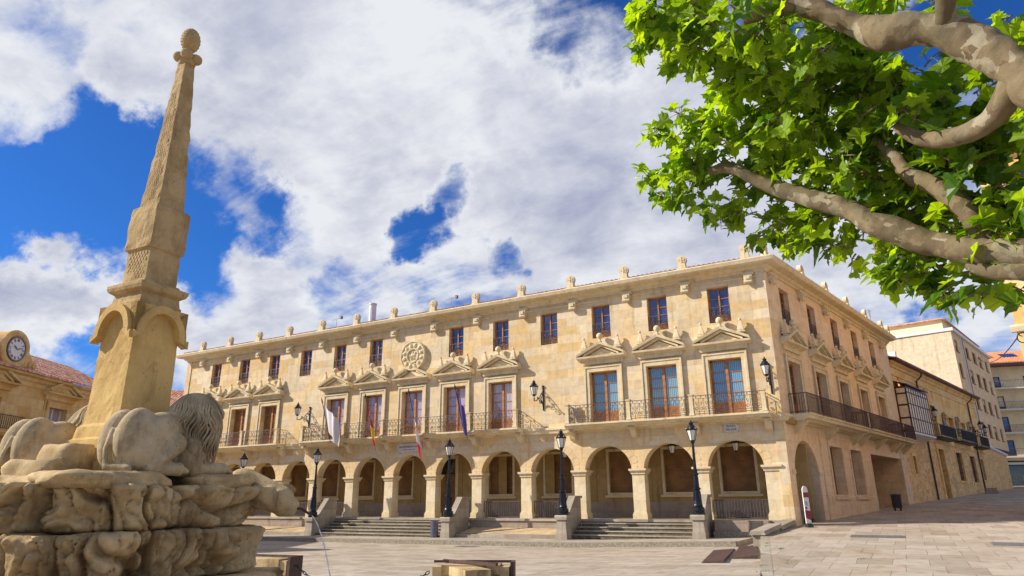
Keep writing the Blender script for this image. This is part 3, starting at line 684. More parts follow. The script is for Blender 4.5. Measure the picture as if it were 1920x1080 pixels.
def recess(x0, x1, z0, z1, y0, y1):
    m = MB(); m.add([(x0, y0, z0), (x1, y0, z0), (x1, y0, z1), (x0, y0, z1), (x0, y1, z0), (x1, y1, z0), (x1, y1, z1), (x0, y1, z1)], [(0, 4, 5, 1), (2, 6, 7, 3), (0, 3, 7, 4), (1, 5, 6, 2), (4, 7, 6, 5)]); return m
recess(14.2, 21.9, .2, 4.5, .62, 5.0).build('garage_recess', 'side', pal, **SIDE)
m = MB()
for i in range(14): m.box(14.4 + i * .36, 14.4 + i * .36 + .34, 4.5, 4.56, .9, 4.3)
m.build('garage_door', 'dado', pal, **SIDE)
for x0, x1 in ((6.2, 8.3), (9.9, 12.05)):
    m = MB(); m.wall(rect(x0 - .2, x1 + .2, 1.9, 4.76), [rect(x0 - .001, x1 + .001, 2.05, 4.561)], .05, False, -.05); m.box(x0 - .25, x1 + .25, -.14, 0, 1.80, 1.92); w = m.build('blind_window', 'side', pal, **SIDE)
    MB().box(x0, x1, .5, .55, 2.05, 4.56).build('infill', 'board', w)
for i, d in enumerate(sw):
    L_ = (COR + d * math.sin(SA), d * math.cos(SA), 10.58); o = dup(uw, L_, RS); o.scale = (1.19, 1, 1)
    for ch in o.children:
        if ch.name.startswith('pane'): ch.data = ch.data.copy(); ch.data.materials[0] = M['gldark']
for i, d in enumerate(ds):
    P_ = (COR + d * math.sin(SA), d * math.cos(SA), 5.8)
    o = dup(surround, P_, RS); o.scale = (1.03, 1, .96)
    for ch in o.children:
        if ch.name.startswith('pane'): ch.data = ch.data.copy(); ch.data.materials[0] = M['gldark']
    o = dup(ped, (P_[0], P_[1], 0), RS); o.scale = (.98, 1, 1)
pz = 5.79
for a, c, n in ((1.0, 11.3, 3), (11.8, 20.0, 3), (20.3, 23.3, 2)):
    b = MB(); b.extx([(0, 5.48), (-.55, 5.48), (-.62, 5.54), (-.86, 5.57), (-.90, 5.70), (-.98, 5.74), (-.98, 5.79), (0, 5.795)], a, c); sl = b.build('balcony', 'trim', pal, **SIDE)
    rl = bars(c - a - .1, 1.0, int((c - a) / .115), .009); rl.box(-(c - a) / 2 + .05, (c - a) / 2 - .05, -.01, .01, .8, .82); rl.build('railing', 'rust', sl, ((a + c) / 2, -.9, pz))
    for x in (a + .05, c - .05): bars(.85, 1.0, 7, .009).build('railing', 'rust', sl, (x, -.46, pz), R(90))
    for i in range(n):
        x = a + .45 + (c - a - .9) * i / (n - 1)
        bb = MB(); bb.extx([(0, 5.48), (-.66, 5.48), (-.64, 5.38), (0, 4.82)], -.15, .15); bb.build('bracket', 'trim', sl, (x, 0, 0))

# ------------------------------------------------------------------ stairs, parapets, pedestals in front of the arcade
def staircase(x0, x1, n, label):
    z0 = min(zP(x0), zP(x1)) - .05; top = FL - .002; h = (top - zP((x0 + x1) / 2)) / n
    t = thing('stone_staircase', label, 'stairs', ((x0 + x1) / 2, -1.2, z0), 0, 'stairs up to the arcade')
    hw = (x1 - x0) / 2
    for i in range(n - 1):
        zt = top - h * (i + 1); y = -.32 - .38 * i
        m = MB(); mr = MB(); x = -hw
        while x < hw - .01:
            w = rnd.uniform(1.3, 2.0); w = hw - x if hw - x - w < .5 else w
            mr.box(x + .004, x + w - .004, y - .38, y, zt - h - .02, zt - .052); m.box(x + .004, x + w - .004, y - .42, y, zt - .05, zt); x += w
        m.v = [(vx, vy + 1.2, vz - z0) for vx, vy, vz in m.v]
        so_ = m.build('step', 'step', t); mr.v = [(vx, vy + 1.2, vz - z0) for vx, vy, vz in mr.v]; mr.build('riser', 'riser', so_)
staircase(-9.58, -3.34, 5, 'grey stone steps between the two right lamp pedestals, under the second and third arches')
staircase(-26.8, -17.2, 6, 'wider grey stone steps left of centre, between the lamp pedestals under the middle arches')
LX = [(-3.04, 1.17), (-9.88, 1.13), (-16.92, 1.0), (-27.18, .93)]
plab = ['rightmost stone parapet with square pedestal, beside the right end of the right stairs', 'stone parapet with square pedestal at the left side of the right stairs',
        'stone parapet with pedestal at the right of the wide stairs, beside the grey bin', 'leftmost stone parapet with pedestal, behind the water jet']
for (x, zt), lb in zip(LX, plab):
    g = zP(x); t = thing('stair_parapet', lb, 'parapet', (x, -2.25, g), 0, 'stair parapets with lamp pedestals')
    m = MB(); m.frus(0, 0, -.1, .30, .30, .30, .30, .30); m.frus(0, 0, .30, zt - g - .22, .27, .27, .25, .25); m.frus(0, 0, zt - g - .22, zt - g - .06, .32, .32, .34, .34); m.frus(0, 0, zt - g - .06, zt - g, .34, .34, .31, .31)
    m.build('pedestal', 'step', t)
    m = MB(); b0 = zt - g - .12; tp = 1.95 - g
    pf = [(.24, -.1), (1.92, -.1), (1.92, tp), (1.15, tp), (.24, b0)]; m.extx(pf, -.13, .13); m.build('parapet_wall', 'step', t)
    m = MB(); m.extx([(.24, b0 + .002), (1.15, tp + .002), (2.0, tp + .002), (2.0, tp + .12), (1.12, tp + .12), (.24, b0 + .14)], -.19, .19); m.build('coping', 'step', t)
# raised beds between the stairs
def terrace(x0, x1, label, zt=.34):
    z = zP((x0 + x1) / 2); t = thing('stone_terrace', label, 'terrace', ((x0 + x1) / 2, -1.3, z), 0, 'raised terraces along the arcade')
    hw = (x1 - x0) / 2
    MB().box(-hw, hw, -.75, -.45, -.1, .17).box(-hw, hw, -.45, 1.08, -.1, .2).build('edging', 'step', t)
    m = MB(); m.hexa([(-hw + .02, -.43, .2), (hw - .02, -.43, .2), (hw - .02, 1.0, .2), (-hw + .02, 1.0, .2)], [(-hw + .02, -.43, .21), (hw - .02, -.43, .21), (hw - .02, 1.0, .46), (-hw + .02, 1.0, .46)]); m.build('sloped_top', 'tan', t)
terrace(-16.5, -10.2, 'low stone terrace with tan sloping top between the two stairs')
terrace(-42, -27.55, 'low stone terrace with tan sloping top left of the wide stairs, behind the fountain')
t = thing('stone_plinth', 'dark stained stone plinth with a long step under the rightmost arch', 'plinth', (-1.6, -1, zP(-1.6)))
MB().box(-1.05, 1.35, -.1, .68, -.2, .72).build('block', 'dado', t)
MB().box(-1.05, 1.3, -.45, -.1, -.2, .24).build('step', 'kerb', t)
# low retaining wall running out from the palace corner
t = thing('low_wall', 'low stone wall with rounded coping running out from the palace corner to the plaza', 'wall', (.3, -3.5, .1))
def lw(y, s=0): return seam(y) - .12 + s
m = MB(); q = []
ylist = [-5.7, -3, -.35]
for a, c in zip(ylist[:-1], ylist[1:]):
    za, zc = zR(0, a) + .14, zR(0, c) + .24
    m.hexa([(lw(a) - .22 - .3, a + 3.5, -.4), (lw(a) - .3 + .22, a + 3.5, -.4), (lw(c) - .3 + .22, c + 3.5, -.4), (lw(c) - .3 - .22, c + 3.5, -.4)],
           [(lw(a) - .22 - .3, a + 3.5, za - .1), (lw(a) - .3 + .22, a + 3.5, za - .1), (lw(c) - .3 + .22, c + 3.5, zc - .1), (lw(c) - .3 - .22, c + 3.5, zc - .1)])
m.build('wall_body', 'step', t, (0, 0, 0)); m = MB()
for a, c in zip(ylist[:-1], ylist[1:]):
    za, zc = zR(0, a) + .14 - .1, zR(0, c) + .24 - .1
    P = lambda y, s, z: (lw(y) + s - .3, y + 3.5, z - .098)
    m.hexa([P(a - .12, -.3, za), P(a - .12, .3, za), P(c, .3, zc), P(c, -.3, zc)], [P(a - .12, -.26, za + .15), P(a - .12, .26, za + .15), P(c, .26, zc + .15), P(c, -.26, zc + .15)])
m.build('coping', 'step', t)
# two sloping dark metal hatch plates at the seam
for i, (pts, lb) in enumerate([([(-.15, -13.4), (.5, -13.4), (-.55, -7.0), (-1.2, -7.6)], 'dark sloping metal plate lying on the paving left of the pale strip'),
                               ([(.35, -11.7), (1.12, -11.7), (-.2, -4.6), (-.75, -5.3)], 'dark sloping metal plate against the kerb right of the pale strip')]):
    cx = sum(p[0] for p in pts) / 4; cy = sum(p[1] for p in pts) / 4; g = zL(cx)
    m = MB(); lo = [(x - cx, y - cy, zL(x) - g + .006) for x, y in pts]; hi = [(x - cx, y - cy, zL(x) - g + (.03, .10, .04, .02)[j]) for j, (x, y) in enumerate(pts)]
    m.hexa(lo, hi); tag(m.build('metal_plate', 'rust', None, (cx, cy, g)), lb, 'metal plate', 'sloping metal plates')
# drain covers set in the paving
for i, (x, y, w, d, rg, lb) in enumerate([(4.2, -5.0, .9, .5, 1, 'dark rectangular drain grate in the sunlit paving nearest the palace corner'), (10.6, -2.2, .7, .35, 1, 'dark drain grate in the paving at the right edge, near the shade line'),
                                   (8.3, -7.0, .8, .5, 1, 'larger dark drain grate in the paving at the lower right'), (-13.2, -6.0, .55, .3, 0, 'small round manhole cover in the plaza before the arcade')]):
    z = zR(x, y) if rg else zL(x)
    sl = .036 if rg else 0
    m = MB(); m.hexa([(-w, -d, .004 - d * sl), (w, -d, .004 - d * sl), (w, d, .004 + d * sl), (-w, d, .004 + d * sl)], [(-w, -d, .01 - d * sl), (w, -d, .01 - d * sl), (w, d, .01 + d * sl), (-w, d, .01 + d * sl)])
    for j in range(9 if rg else 3): a = -w + .06 + j * (2 * w - .12) / (9 if rg else 3); m.hexa([(a, -d + .04, .01 - d * sl), (a + w * .12, -d + .04, .01 - d * sl), (a + w * .12, d - .04, .01 + d * sl), (a, d - .04, .01 + d * sl)], [(a, -d + .04, .016 - d * sl), (a + w * .12, -d + .04, .016 - d * sl), (a + w * .12, d - .04, .016 + d * sl), (a, d - .04, .016 + d * sl)])
    tag(m.build('drain_cover', 'lead', None, (x, y, z)), lb, 'drain cover', 'covers in the paving')

# ------------------------------------------------------------------ lamps
def lantern(parent, z, s=1.0, x=0, y=0):
    """six sided lantern, bottom at z"""
    m = MB(); L = lambda pr: m.lathe([(r * s, h * s) for r, h in pr], (x, y, z), 6)
    L([(.05, -.10), (.09, -.05), (.15, .0), (.15, .03), (.10, .03)]); L([(.265, .52), (.30, .54), (.30, .58), (.24, .64), (.17, .76), (.10, .82), (.10, .86), (.14, .88), (.06, .94), (.03, .96), (.045, 1.0), (.0, 1.06)])
    for k in range(6):
        th = 2 * pi * (k + .5) / 6; m.tube([(x + .145 * s * math.cos(th), y + .145 * s * math.sin(th), z + .02 * s), (x + .265 * s * math.cos(th), y + .265 * s * math.sin(th), z + .54 * s)], .013 * s, 4)
        m.ball((x + .27 * s * math.cos(th), y + .27 * s * math.sin(th), z + .61 * s), .028 * s, 5, 4)
    l = m.build('lantern', 'black', parent)
    MB().lathe([(.13 * s, .03 * s), (.245 * s, .52 * s)], (x, y, z), 6).build('glass', 'milk', l)
    return l
def lamp_post(loc, label):
    t = thing('lamp_post', label, 'lamp post', loc, 0, 'black cast iron lamp posts on the plaza')
    pr = [(.30, 0), (.30, .10), (.27, .12), (.31, .2), (.30, .30), (.22, .36), (.24, .40), (.20, .46), (.17, .62), (.145, .95), (.135, 1.08), (.19, 1.12), (.19, 1.16), (.13, 1.2), (.12, 1.5), (.10, 1.72), (.145, 1.76), (.145, 1.80), (.09, 1.86), (.105, 1.98), (.075, 2.02), (.07, 2.3), (.055, 3.1), (.05, 3.16), (.09, 3.2), (.09, 3.24), (.05, 3.28)]
    m = MB(); m.lathe([(r * (.92 if r > .2 else 1), z) for r, z in pr], (0, 0, 0), 20)
    for k in range(8): th = 2 * pi * k / 8; m.tube([(.185 * math.cos(th), .185 * math.sin(th), .50), (.15 * math.cos(th), .15 * math.sin(th), 1.05)], .016, 4); m.tube([(.125 * math.cos(th), .125 * math.sin(th), 1.22), (.105 * math.cos(th), .105 * math.sin(th), 1.7)], .012, 4)
    m.build('post', 'black', t, smooth=False)
    lantern(t, 3.30, .93); return t
lp = lamp_post((LX[0][0], -2.25, LX[0][1]), 'black lamp post on the rightmost stone pedestal, tallest in the picture')
dup(lp, (LX[1][0], -2.25, LX[1][1]), label='black lamp post on the pedestal left of the right stairs')
dup(lp, (LX[2][0], -2.25, LX[2][1]), label='black lamp post on the pedestal beside the grey bin, in front of the central arch')
dup(lp, (LX[3][0], -2.25, LX[3][1]), label='black lamp post on the pedestal left of the wide stairs, above the water jet')
dup(lp, (-34.08, -2.25, .88), label='smallest and farthest black lamp post, half hidden behind the stone lion')
def wall_lantern(loc, rz, label, s=1.0, reach=1.15, group='bracket lanterns on the palace front', mat='black'):
    t = thing('wall_lantern', label, 'wall lantern', loc, rz, group)
    m = MB(); m.box(-.04, .04, -.04, 0, 0, 1.35 * s); m.ball((0, -.03, 1.38 * s), .07, 8, 6)
    y = reach
    m.tube([(0, -.02, .15 * s), (0, -.12, .38 * s), (0, -.30, .58 * s), (0, -.55, .62 * s), (0, -.8 * y, .45 * s), (0, -y, .42 * s), (0, -y, .62 * s)], .03, 6)
    m.tube([(0, -.02, 1.15 * s), (0, -.2, 1.0 * s), (0, -.42, .78 * s), (0, -.55, .62 * s)], .022, 6)
    for cy, cz, r in ((-.24, .82, .16), (-.42, .42, .12), (-.2, .42, .09), (-.72, .62, .09)):
        m.tube([(0, cy + r * (1 - .05 * i) * math.cos(i * .55), cz * s + r * (1 - .05 * i) * math.sin(i * .55)) for i in range(15)], .017, 5)
    for cy, cz in ((-.3, .68), (-.14, .92), (-.5, .5)): m.ball((0, cy, cz * s), (.03, .07, .05), 7, 5)
    m.build('bracket', mat, t); lantern(t, .74 * s, .84 * s, 0, -y); return t
w1 = wall_lantern((-12.0, -.005, 6.75), 0, 'bracket lantern on the palace wall right of the five flagpole balconies')
dup(w1, (-30.5, -.005, 6.85), label='bracket lantern on the palace wall between the left balcony and the white flag')
dup(w1, (.45, -.065, 6.7), label='bracket lantern at the right end of the palace front, beside the corner')
def hanging(x, y, z, label):
    t = thing('hanging_lantern', label, 'hanging lantern', (x, y, z), 0, 'lanterns hanging in the arcade')
    l = lantern(t, -.95, .72); MB().tube([(0, 0, -.2), (0, 0, .0)], .015, 5).build('rod', 'black', t); return t
for x, lb in ((-1.75, 'lantern hanging inside the rightmost arch'), (-5.0, 'lantern hanging inside the second arch from the right'), (-11.2, 'lantern hanging in the fourth arch, half hidden by a lamp post')):
    hanging(x, 1.0, 5.1, lb)

# ------------------------------------------------------------------ flags
def flag(x, label, mat, width, length, wrap, blow=.3, start=.05):
    t = thing('flag_on_pole', label, 'flag', (x, -1.02, 5.62), 0, 'flags leaning out from the central balcony')
    A, B = Vector((0, 0, 0)), Vector((0, -.98, 2.45))
    m = MB(); m.tube([A, B], .022, 8); m.build('pole', 'darkwood', t)
    m = MB(); m.lathe([(.03, 0), (.055, .06), (.03, .1), (.05, .16), (.0, .42)], (0, 0, 0), 8); q = (B - A).to_track_quat('Z', 'Y'); m.v = [tuple(B + q @ Vector(v)) for v in m.v]; m.build('finial', 'black', t)
    m = MB(); m.a = []; nu, nv = 28, 14
    for i in range(nv + 1):                  # from hoist top downwards
        v = i / nv; base = B.lerp(A, start + .5 * v * (width / 1.2))
        for j in range(nu + 1):
            u = j / nu; fold = wrap * math.sin(u * 13 + v * 3) * (.03 + .10 * u)
            p = base + Vector((blow * u * (1 - .25 * v) + .02, -fold * .5 + .05 * math.sin(u * 7), -length * u * (.80 + .2 * v) - .02)) + Vector((fold * .6, fold, 0))
            m.v.append(tuple(p)); m.a.append(v)
    for i in range(nv):
        for j in range(nu): a = i * (nu + 1) + j; m.f.append((a, a + 1, a + nu + 2, a + nu + 1))
    o = m.build('cloth', mat, t, smooth=True)
W_ = (.72, .68, .70)
M['f1'] = flagmat('white_flag', [(0, W_), (.5, (.70, .66, .66))]); M['f2'] = flagmat('red_yellow_flag', [(0, (.55, .03, .02)), (.28, (.80, .50, .02)), (.72, (.55, .03, .02))])
M['f3'] = flagmat('white_red_flag', [(0, W_), (.5, (.70, .04, .05))]); M['f4'] = flagmat('blue_flag', [(0, (.07, .05, .30)), (.8, (.10, .06, .34))])
flag(-27.35, 'off white flag billowing from the leftmost pole', 'f1', 1.6, 1.15, 1.0, 1.35)
flag(-23.6, 'furled red and yellow striped flag on the second pole from the left', 'f2', 1.5, 1.35, .6, .42, .12)
flag(-20.15, 'white and red flag hanging low from the pole over the marble plaque', 'f3', 1.4, 1.5, .7, .36, .42)
flag(-16.75, 'furled dark blue flag on the rightmost pole', 'f4', 1.6, 1.1, .7, .5)

# ------------------------------------------------------------------ street furniture
t = thing('litter_bin', 'black litter bin on two feet beside the garage opening of the side street', 'bin', (4.75, 13.3, zR(0, 13.3)))
m = MB(); m.lathe([(.24, .16), (.26, .2), (.27, .85), (.29, .87), (.29, .93), (.25, .95), (.0, .96)], (0, 0, 0), 18); m.build('body', 'bin', t); m = MB(); m.box(-.2, -.1, -.06, .06, 0, .17); m.box(.1, .2, -.06, .06, 0, .17); m.build('feet', 'bin', t)
t = thing('litter_bin', 'purple grey cylindrical bin at the foot of the wide stairs', 'bin', (-17.75, -2.35, zP(-17.5)))
m = MB(); m.lathe([(.19, .03), (.20, .05), (.20, .80), (.215, .82), (.215, .86), (.17, .87), (.16, .80)], (0, 0, 0), 20)
for k in range(20): th = 2 * pi * k / 20; m.tube([(.202 * math.cos(th), .202 * math.sin(th), .1), (.202 * math.cos(th), .202 * math.sin(th), .75)], .006, 4)
m.build('body', 'bingrey', t); MB().lathe([(.21, 0), (.21, .03), (.05, .035)], (0, 0, 0), 16).build('base', 'bin', t)
t = thing('banner_stand', 'narrow red and white banner totem standing by the side arch', 'sign', (1.40, -.75, zR(0, -.75)), R(38))
t.scale = (.45, .7, .72)
MB().box(-.28, .28, -.04, .04, .22, 2.15).exty(arc(0, 2.15, .28, 0, pi, 12)[::-1], -.04, .04).build('panel', 'white', t)
m = MB(); m.box(-.28, .28, -.046, -.041, 1.75, 2.05); m.exty([(-.28, .55), (.28, .40), (.28, .95), (-.28, 1.02)][::-1], -.046, -.041); m.box(-.2, .0, -.046, -.041, 1.05, 1.2)
for j in range(5): m.box(-.15, .12 - .04 * (j % 2), -.046, -.041, 1.28 + j * .05, 1.305 + j * .05)
m.build('print', 'red', t); m = MB(); m.frus(0, 0, 0, .22, .30, .22, .26, .10); m.build('base', 'bin', t)
m = MB(); m.frus(0, 0, 0, .42, .5, .4, .42, .34); m.box(-.44, .44, -.36, .36, .42, .5); tag(m.build('stone_block', 'dado', None, (12.3, 45.0, zR(0, 45))), 'squat dark stone block standing on the uphill street', 'stone block')

# ------------------------------------------------------------------ obelisk fountain with lions
OX, OY = -2.884, -29.529
fo = thing('lion_fountain', 'weathered stone fountain with tall obelisk, reclining lions and carved rock base in the left foreground', 'fountain', (OX, OY, -.2))
Z0 = -.2
def oz(z): return z - Z0
def rough_prism(levels, name, mat, sub=10, amp=.006, rz=R(3), parent=fo):
    """square section body through (z, half) levels with finely uneven faces"""
    m = MB(); n = sub * 4; rows = []
    for (za, ha), (zb, hb) in zip(levels[:-1], levels[1:]):
        k = max(1, int(abs(zb - za) / .07)); rows += [(za + (zb - za) * i / k, ha + (hb - ha) * i / k) for i in range(k)]
    rows.append(levels[-1])
    for z, h in rows:
        for i in range(n):
            s, f = divmod(i, sub); f = f / sub * 2 - 1
            x, y = [(f, -1), (1, f), (-f, 1), (-1, -f)][s]
            e = max(abs(f), 0); rd = 1 - .018 * (1 if abs(f) > .99 else 0)
            d = amp * noise.fractal(Vector((x * h * 6, y * h * 6, z * 6)), .8, 2.1, 4) * 1.5
            m.v.append((x * h * rd + d * x, y * h * rd + d * y, oz(z)))
    for r_ in range(len(rows) - 1):
        for i in range(n): a, b_ = r_ * n + i, r_ * n + (i + 1) % n; m.f.append((a, b_, b_ + n, a + n))
    m.f.append(tuple(range(n))[::-1]); m.f.append(tuple(range((len(rows) - 1) * n, len(rows) * n)))
    o = m.build(name, mat, parent, (0, 0, 0), rz); o.scale = (.83, .83, 1); return o
rough_prism([(2.0, .62), (2.3, .62), (2.33, .56), (2.50, .54), (2.53, .48), (2.66, .46), (2.70, .41), (2.82, .395), (4.12, .375)], 'die', 'monument')
rough_prism([(4.12, .37), (4.22, .36), (4.24, .34), (4.34, .33), (4.38, .40), (4.42, .42), (4.46, .42), (4.49, .33), (4.52, .305)], 'neck_moulding', 'monument_top')
rough_prism([(4.50, .28), (4.98, .27)], 'panel_block', 'monument_top')
rough_prism([(4.94, .24), (4.97, .308), (5.02, .315), (5.50, .315), (5.57, .30), (5.60, .26)], 'middle_block', 'monument_top', amp=.010)
rough_prism([(5.58, .238), (7.96, .095)], 'obelisk_shaft', 'monument_top', amp=.009)
# arched hood mould on each face
m = MB()
for s in range(4):
    q = Matrix.Rotation(s * pi / 2 + R(3), 3, 'Z'); n0 = len(m.v)
    ring = arc(0, 3.78, .30, 0, pi, 14); o2 = arc(0, 3.78, .40, 0, pi, 14)
    pts = [(.46, 3.70), (.46, 3.80)] + o2 + [(-.46, 3.80), (-.46, 3.70)] + ring[::-1]
    mm = MB(); mm.wall(pts, [], .14, True, -.50); mm.wall([(.44, 3.80), (.41, 3.80)] + arc(0, 3.80, .36, 0, pi, 14) + [(-.41, 3.80), (-.44, 3.80), (-.44, 4.17), (.44, 4.17)], [], .14, True, -.44)
    m.add([tuple(q @ Vector((x, y, oz(z)))) for x, y, z in mm.v], mm.f)
m.build('arched_hood', 'monument', fo).scale = (.83, .83, 1)
# fish scale relief on the face of the shaft and of the block under it
q = Matrix.Rotation(R(3), 3, 'Z'); mm = MB(); ms = MB()
for zr in range(8):
    for xr in range(6): mm.ball((-.19 + xr * .07 + (.035 if zr % 2 else 0), -.272, 4.58 + zr * .045), (.034, .014, .034), 6, 4)
z = 5.72; row = 0
while z < 7.4:
    h = .238 - (z - 5.58) / 2.38 * .143; k = max(2, int(h * 2 * .72 / .052))
    for xr in range(k): ms.ball(((xr - (k - 1) / 2) * .05 + (.012 if row % 2 else -.012), -h + .001, z), (.028, .008, .028), 6, 4)
    z += .042; row += 1
for m in (mm, ms):
    m.v = [tuple(q @ Vector((x, y, oz(zz_)))) for x, y, zz_ in m.v]; m.build('scale_relief', 'monument_top', fo).scale = (.83, .83, 1)
m = MB(); m.lathe([(.10, 7.93), (.13, 7.97), (.12, 8.02), (.07, 8.16), (.06, 8.2)], (0, 0, -Z0), 12)
for k in range(4): a = k * pi / 2 + R(48); m.ball((.12 * math.cos(a), .12 * math.sin(a), oz(8.07)), (.10, .10, .08), 10, 7)
m.ball((0, 0, oz(8.38)), (.145, .145, .20), 18, 14)
for k in range(150):
    ph = math.acos(1 - 2 * (k + .5) / 150); th = k * 2.39996; m.ball((.142 * math.sin(ph) * math.cos(th), .142 * math.sin(ph) * math.sin(th), oz(8.38 + .197 * math.cos(ph))), .010, 5, 4)
m.build('pine_cone_finial', 'monument_top', fo, smooth=True).scale = (.92, .92, 1)
# carved rock tiers
def voro(p):
    d, _ = noise.voronoi(p); return d[1] - d[0]
def tier(z0, z1, rx, ry, off, amp, name, sx=1.9, sz=.9, n=560, mat='rock', cx=0, cy=0, prof=.10, seed=0, inset=.10):
    m = MB(); rows = max(8, int((z1 - z0) / .018))
    for j in range(rows + 1):
        v = j / rows; z = z0 + (z1 - z0) * v
        edge = min(v, 1 - v) * (z1 - z0); e = -inset * max(0, 1 - edge / .05) ** 1.5
        for i in range(n):
            th = 2 * pi * i / n; c, s = math.cos(th), math.sin(th); k = (abs(c) ** 3.2 + abs(s) ** 3.2) ** (-1 / 3.2)
            x, y = rx * c * k, ry * s * k
            w = Vector((noise.noise(Vector((x * 1.9, y * 1.9, z * 2.2 + seed))), noise.noise(Vector((x * 1.9 + 9, y * 1.9, z * 2.2 + seed))), noise.noise(Vector((x * 1.9, y * 1.9 + 7, z * 2 + seed))) * .8)) * .60
            p = Vector((x * sx, y * sx, z * sz * 1.3 + off)) + w
            dd1, _q1 = noise.voronoi(p); g = dd1[1] - dd1[0]; dome = math.sqrt(max(0, 1 - min(1, dd1[0] / 1.0) ** 2))
            p2 = p * 2.3 + Vector((3, 1, 5)) + w * 1.5; dd2, _q = noise.voronoi(p2); g2 = dd2[1] - dd2[0]; dome2 = math.sqrt(max(0, 1 - min(1, dd2[0]) ** 2))
            f = noise.fractal(Vector((x * 2.2, y * 2.2, z * 2.2 + seed)), .9, 2.0, 5); f2 = noise.fractal(Vector((x * 9, y * 9, z * 9 + seed)), .8, 2.1, 3)
            crease = max(0, 1 - g / .15) ** 1.2 * .22 + max(0, 1 - g2 / .14) ** 1.5 * .05
            d = amp * 1.5 * (dome - .75) + amp * .42 * (dome2 - .7) - crease * min(1, amp * 5) + .07 * f + .02 * f2 - .05 * abs(noise.noise(Vector((x * 5, y * 5, z * 2.2 + seed)))) - .03 * abs(noise.noise(Vector((x * 11 + 3, y * 11, z * 6 + seed)))) + .09 * (noise.cell(_q1[0] * 7.3) - .5) + .035 * (noise.cell(_q[0] * 5.1) - .5) + prof * (v - .5) + e
            L = math.hypot(x, y); m.v.append((x + cx + x / L * d, y + cy + y / L * d, oz(z) + .02 * f))
    for j in range(rows):
        for i in range(n): a, b_ = j * n + i, j * n + (i + 1) % n; m.f.append((a, b_, b_ + n, a + n))
    # stepped caps
    for base, sgn, zc in ((rows * n, 1, z1), (0, -1, z0)):
        prev = base; 
        for q in (.8, .55, .3):
            st = len(m.v)
            for i in range(n): vx, vy, vz = m.v[base + i]; m.v.append((cx + (vx - cx) * q, cy + (vy - cy) * q, vz + (.02 * noise.noise(Vector((vx * 3 * q, vy * 3 * q, seed))) if sgn > 0 else 0)))
            for i in range(n):
                a, b_ = prev + i, prev + (i + 1) % n; fc = (a, b_, st + (i + 1) % n, st + i); m.f.append(fc if sgn > 0 else fc[::-1])
            prev = st
        m.f.append(tuple(prev + i for i in range(n))[::sgn])
    return m.build(name, mat, fo, smooth=True)
tier(1.50, 1.97, 1.42, 1.50, 0, .21, 'upper_rock_tier', 2.3, .8, seed=1, cx=-.05, prof=.16)
tier(.98, 1.50, 1.46, 1.55, 7, .28, 'lower_rock_tier', 2.9, .28, seed=5, cx=-.05, prof=.10)
tier(.72, .98, 1.72, 1.80, 3, .07, 'ledge', 1.5, .6, seed=8, prof=.02, inset=.04)
tier(-.25, .72, 1.62, 1.70, 13, .08, 'pedestal_mass', 1.2, .8, seed=9, prof=.0)
def slab(x, y, z0, z1, rx, ry, rz, seed, name='rock_slab'):
    m = MB(); n = 64; rows = 8; q = Matrix.Rotation(rz, 3, 'Z')
    for j in range(rows + 1):
        v = j / rows; rr = 1 - .16 * abs(2 * v - 1) ** 4
        for i in range(n):
            th = 2 * pi * i / n; c, s = math.cos(th), math.sin(th); k = (abs(c) ** 4 + abs(s) ** 4) ** -.25
            p = Vector((rx * c * k * rr, ry * s * k * rr, 0)); d = .05 * noise.fractal(Vector((p.x * 3 + seed, p.y * 3, v * 2)), .9, 2, 4); p *= 1 + d / .5
            p = q @ p; m.v.append((p.x + x, p.y + y, oz(z0 + (z1 - z0) * v) + .03 * noise.noise(Vector((p.x * 4, p.y * 4, seed)))))
    for j in range(rows):
        for i in range(n): a, b_ = j * n + i, j * n + (i + 1) % n; m.f.append((a, b_, b_ + n, a + n))
    m.f.append(tuple(range(n))[::-1]); m.f.append(tuple(rows * n + i for i in range(n)))
    return m.build(name, 'rock', fo, smooth=True)
slab(.80, -.65, 1.93, 2.10, .48, .62, R(4), 1); slab(.85, .65, 1.93, 2.10, .42, .42, 0, 2); slab(-1.0, -.35, 1.90, 2.09, .5, .95, 0, 3); slab(-.1, -.75, 1.95, 2.25, .42, .32, R(10), 4)
slab(.1, -.95, 1.90, 2.06, .7, .3, 0, 6); slab(.78, 1.35, 1.80, 2.02, .52, .30, R(30), 7); slab(-.1, .9, 1.9, 2.1, .6, .5, 0, 8); slab(.0, -.62, 2.05, 2.42, .34, .22, 0, 9)
# spouting beast head on the right of the rock
def remesh(o, vox, smooth_it=4, fac=.5):
    r = o.modifiers.new('r', 'REMESH'); r.mode = 'VOXEL'; r.voxel_size = vox; r.use_smooth_shade = True
    s = o.modifiers.new('s', 'SMOOTH'); s.iterations = smooth_it; s.factor = fac
def capsule(m, a, b, ra, rb, n=5, seg=12):
    a, b = Vector(a), Vector(b)
    m.tube([a.lerp(b, i / n) for i in range(n + 1)], [ra + (rb - ra) * i / n for i in range(n + 1)], seg); m.ball(a, ra, seg, 8); m.ball(b, rb, seg, 8)
H_ = at(527, 938, 9.35) - Vector((OX, OY, Z0)); H_ = Vector(H_)
T_ = at(560, 948, 9.25) - Vector((OX, OY, Z0))
ax = (T_ - H_).normalized(); m = MB()
capsule(m, H_ - ax * .55 + Vector((0, 0, .02)), H_, .24, .17); capsule(m, H_, H_ + ax * .17 + Vector((0, 0, -.02)), .155, .085); capsule(m, H_ + Vector((0, 0, -.12)), H_ + ax * .16 + Vector((0, 0, -.11)), .08, .05)
sd = ax.cross(Vector((0, 0, 1))).normalized()
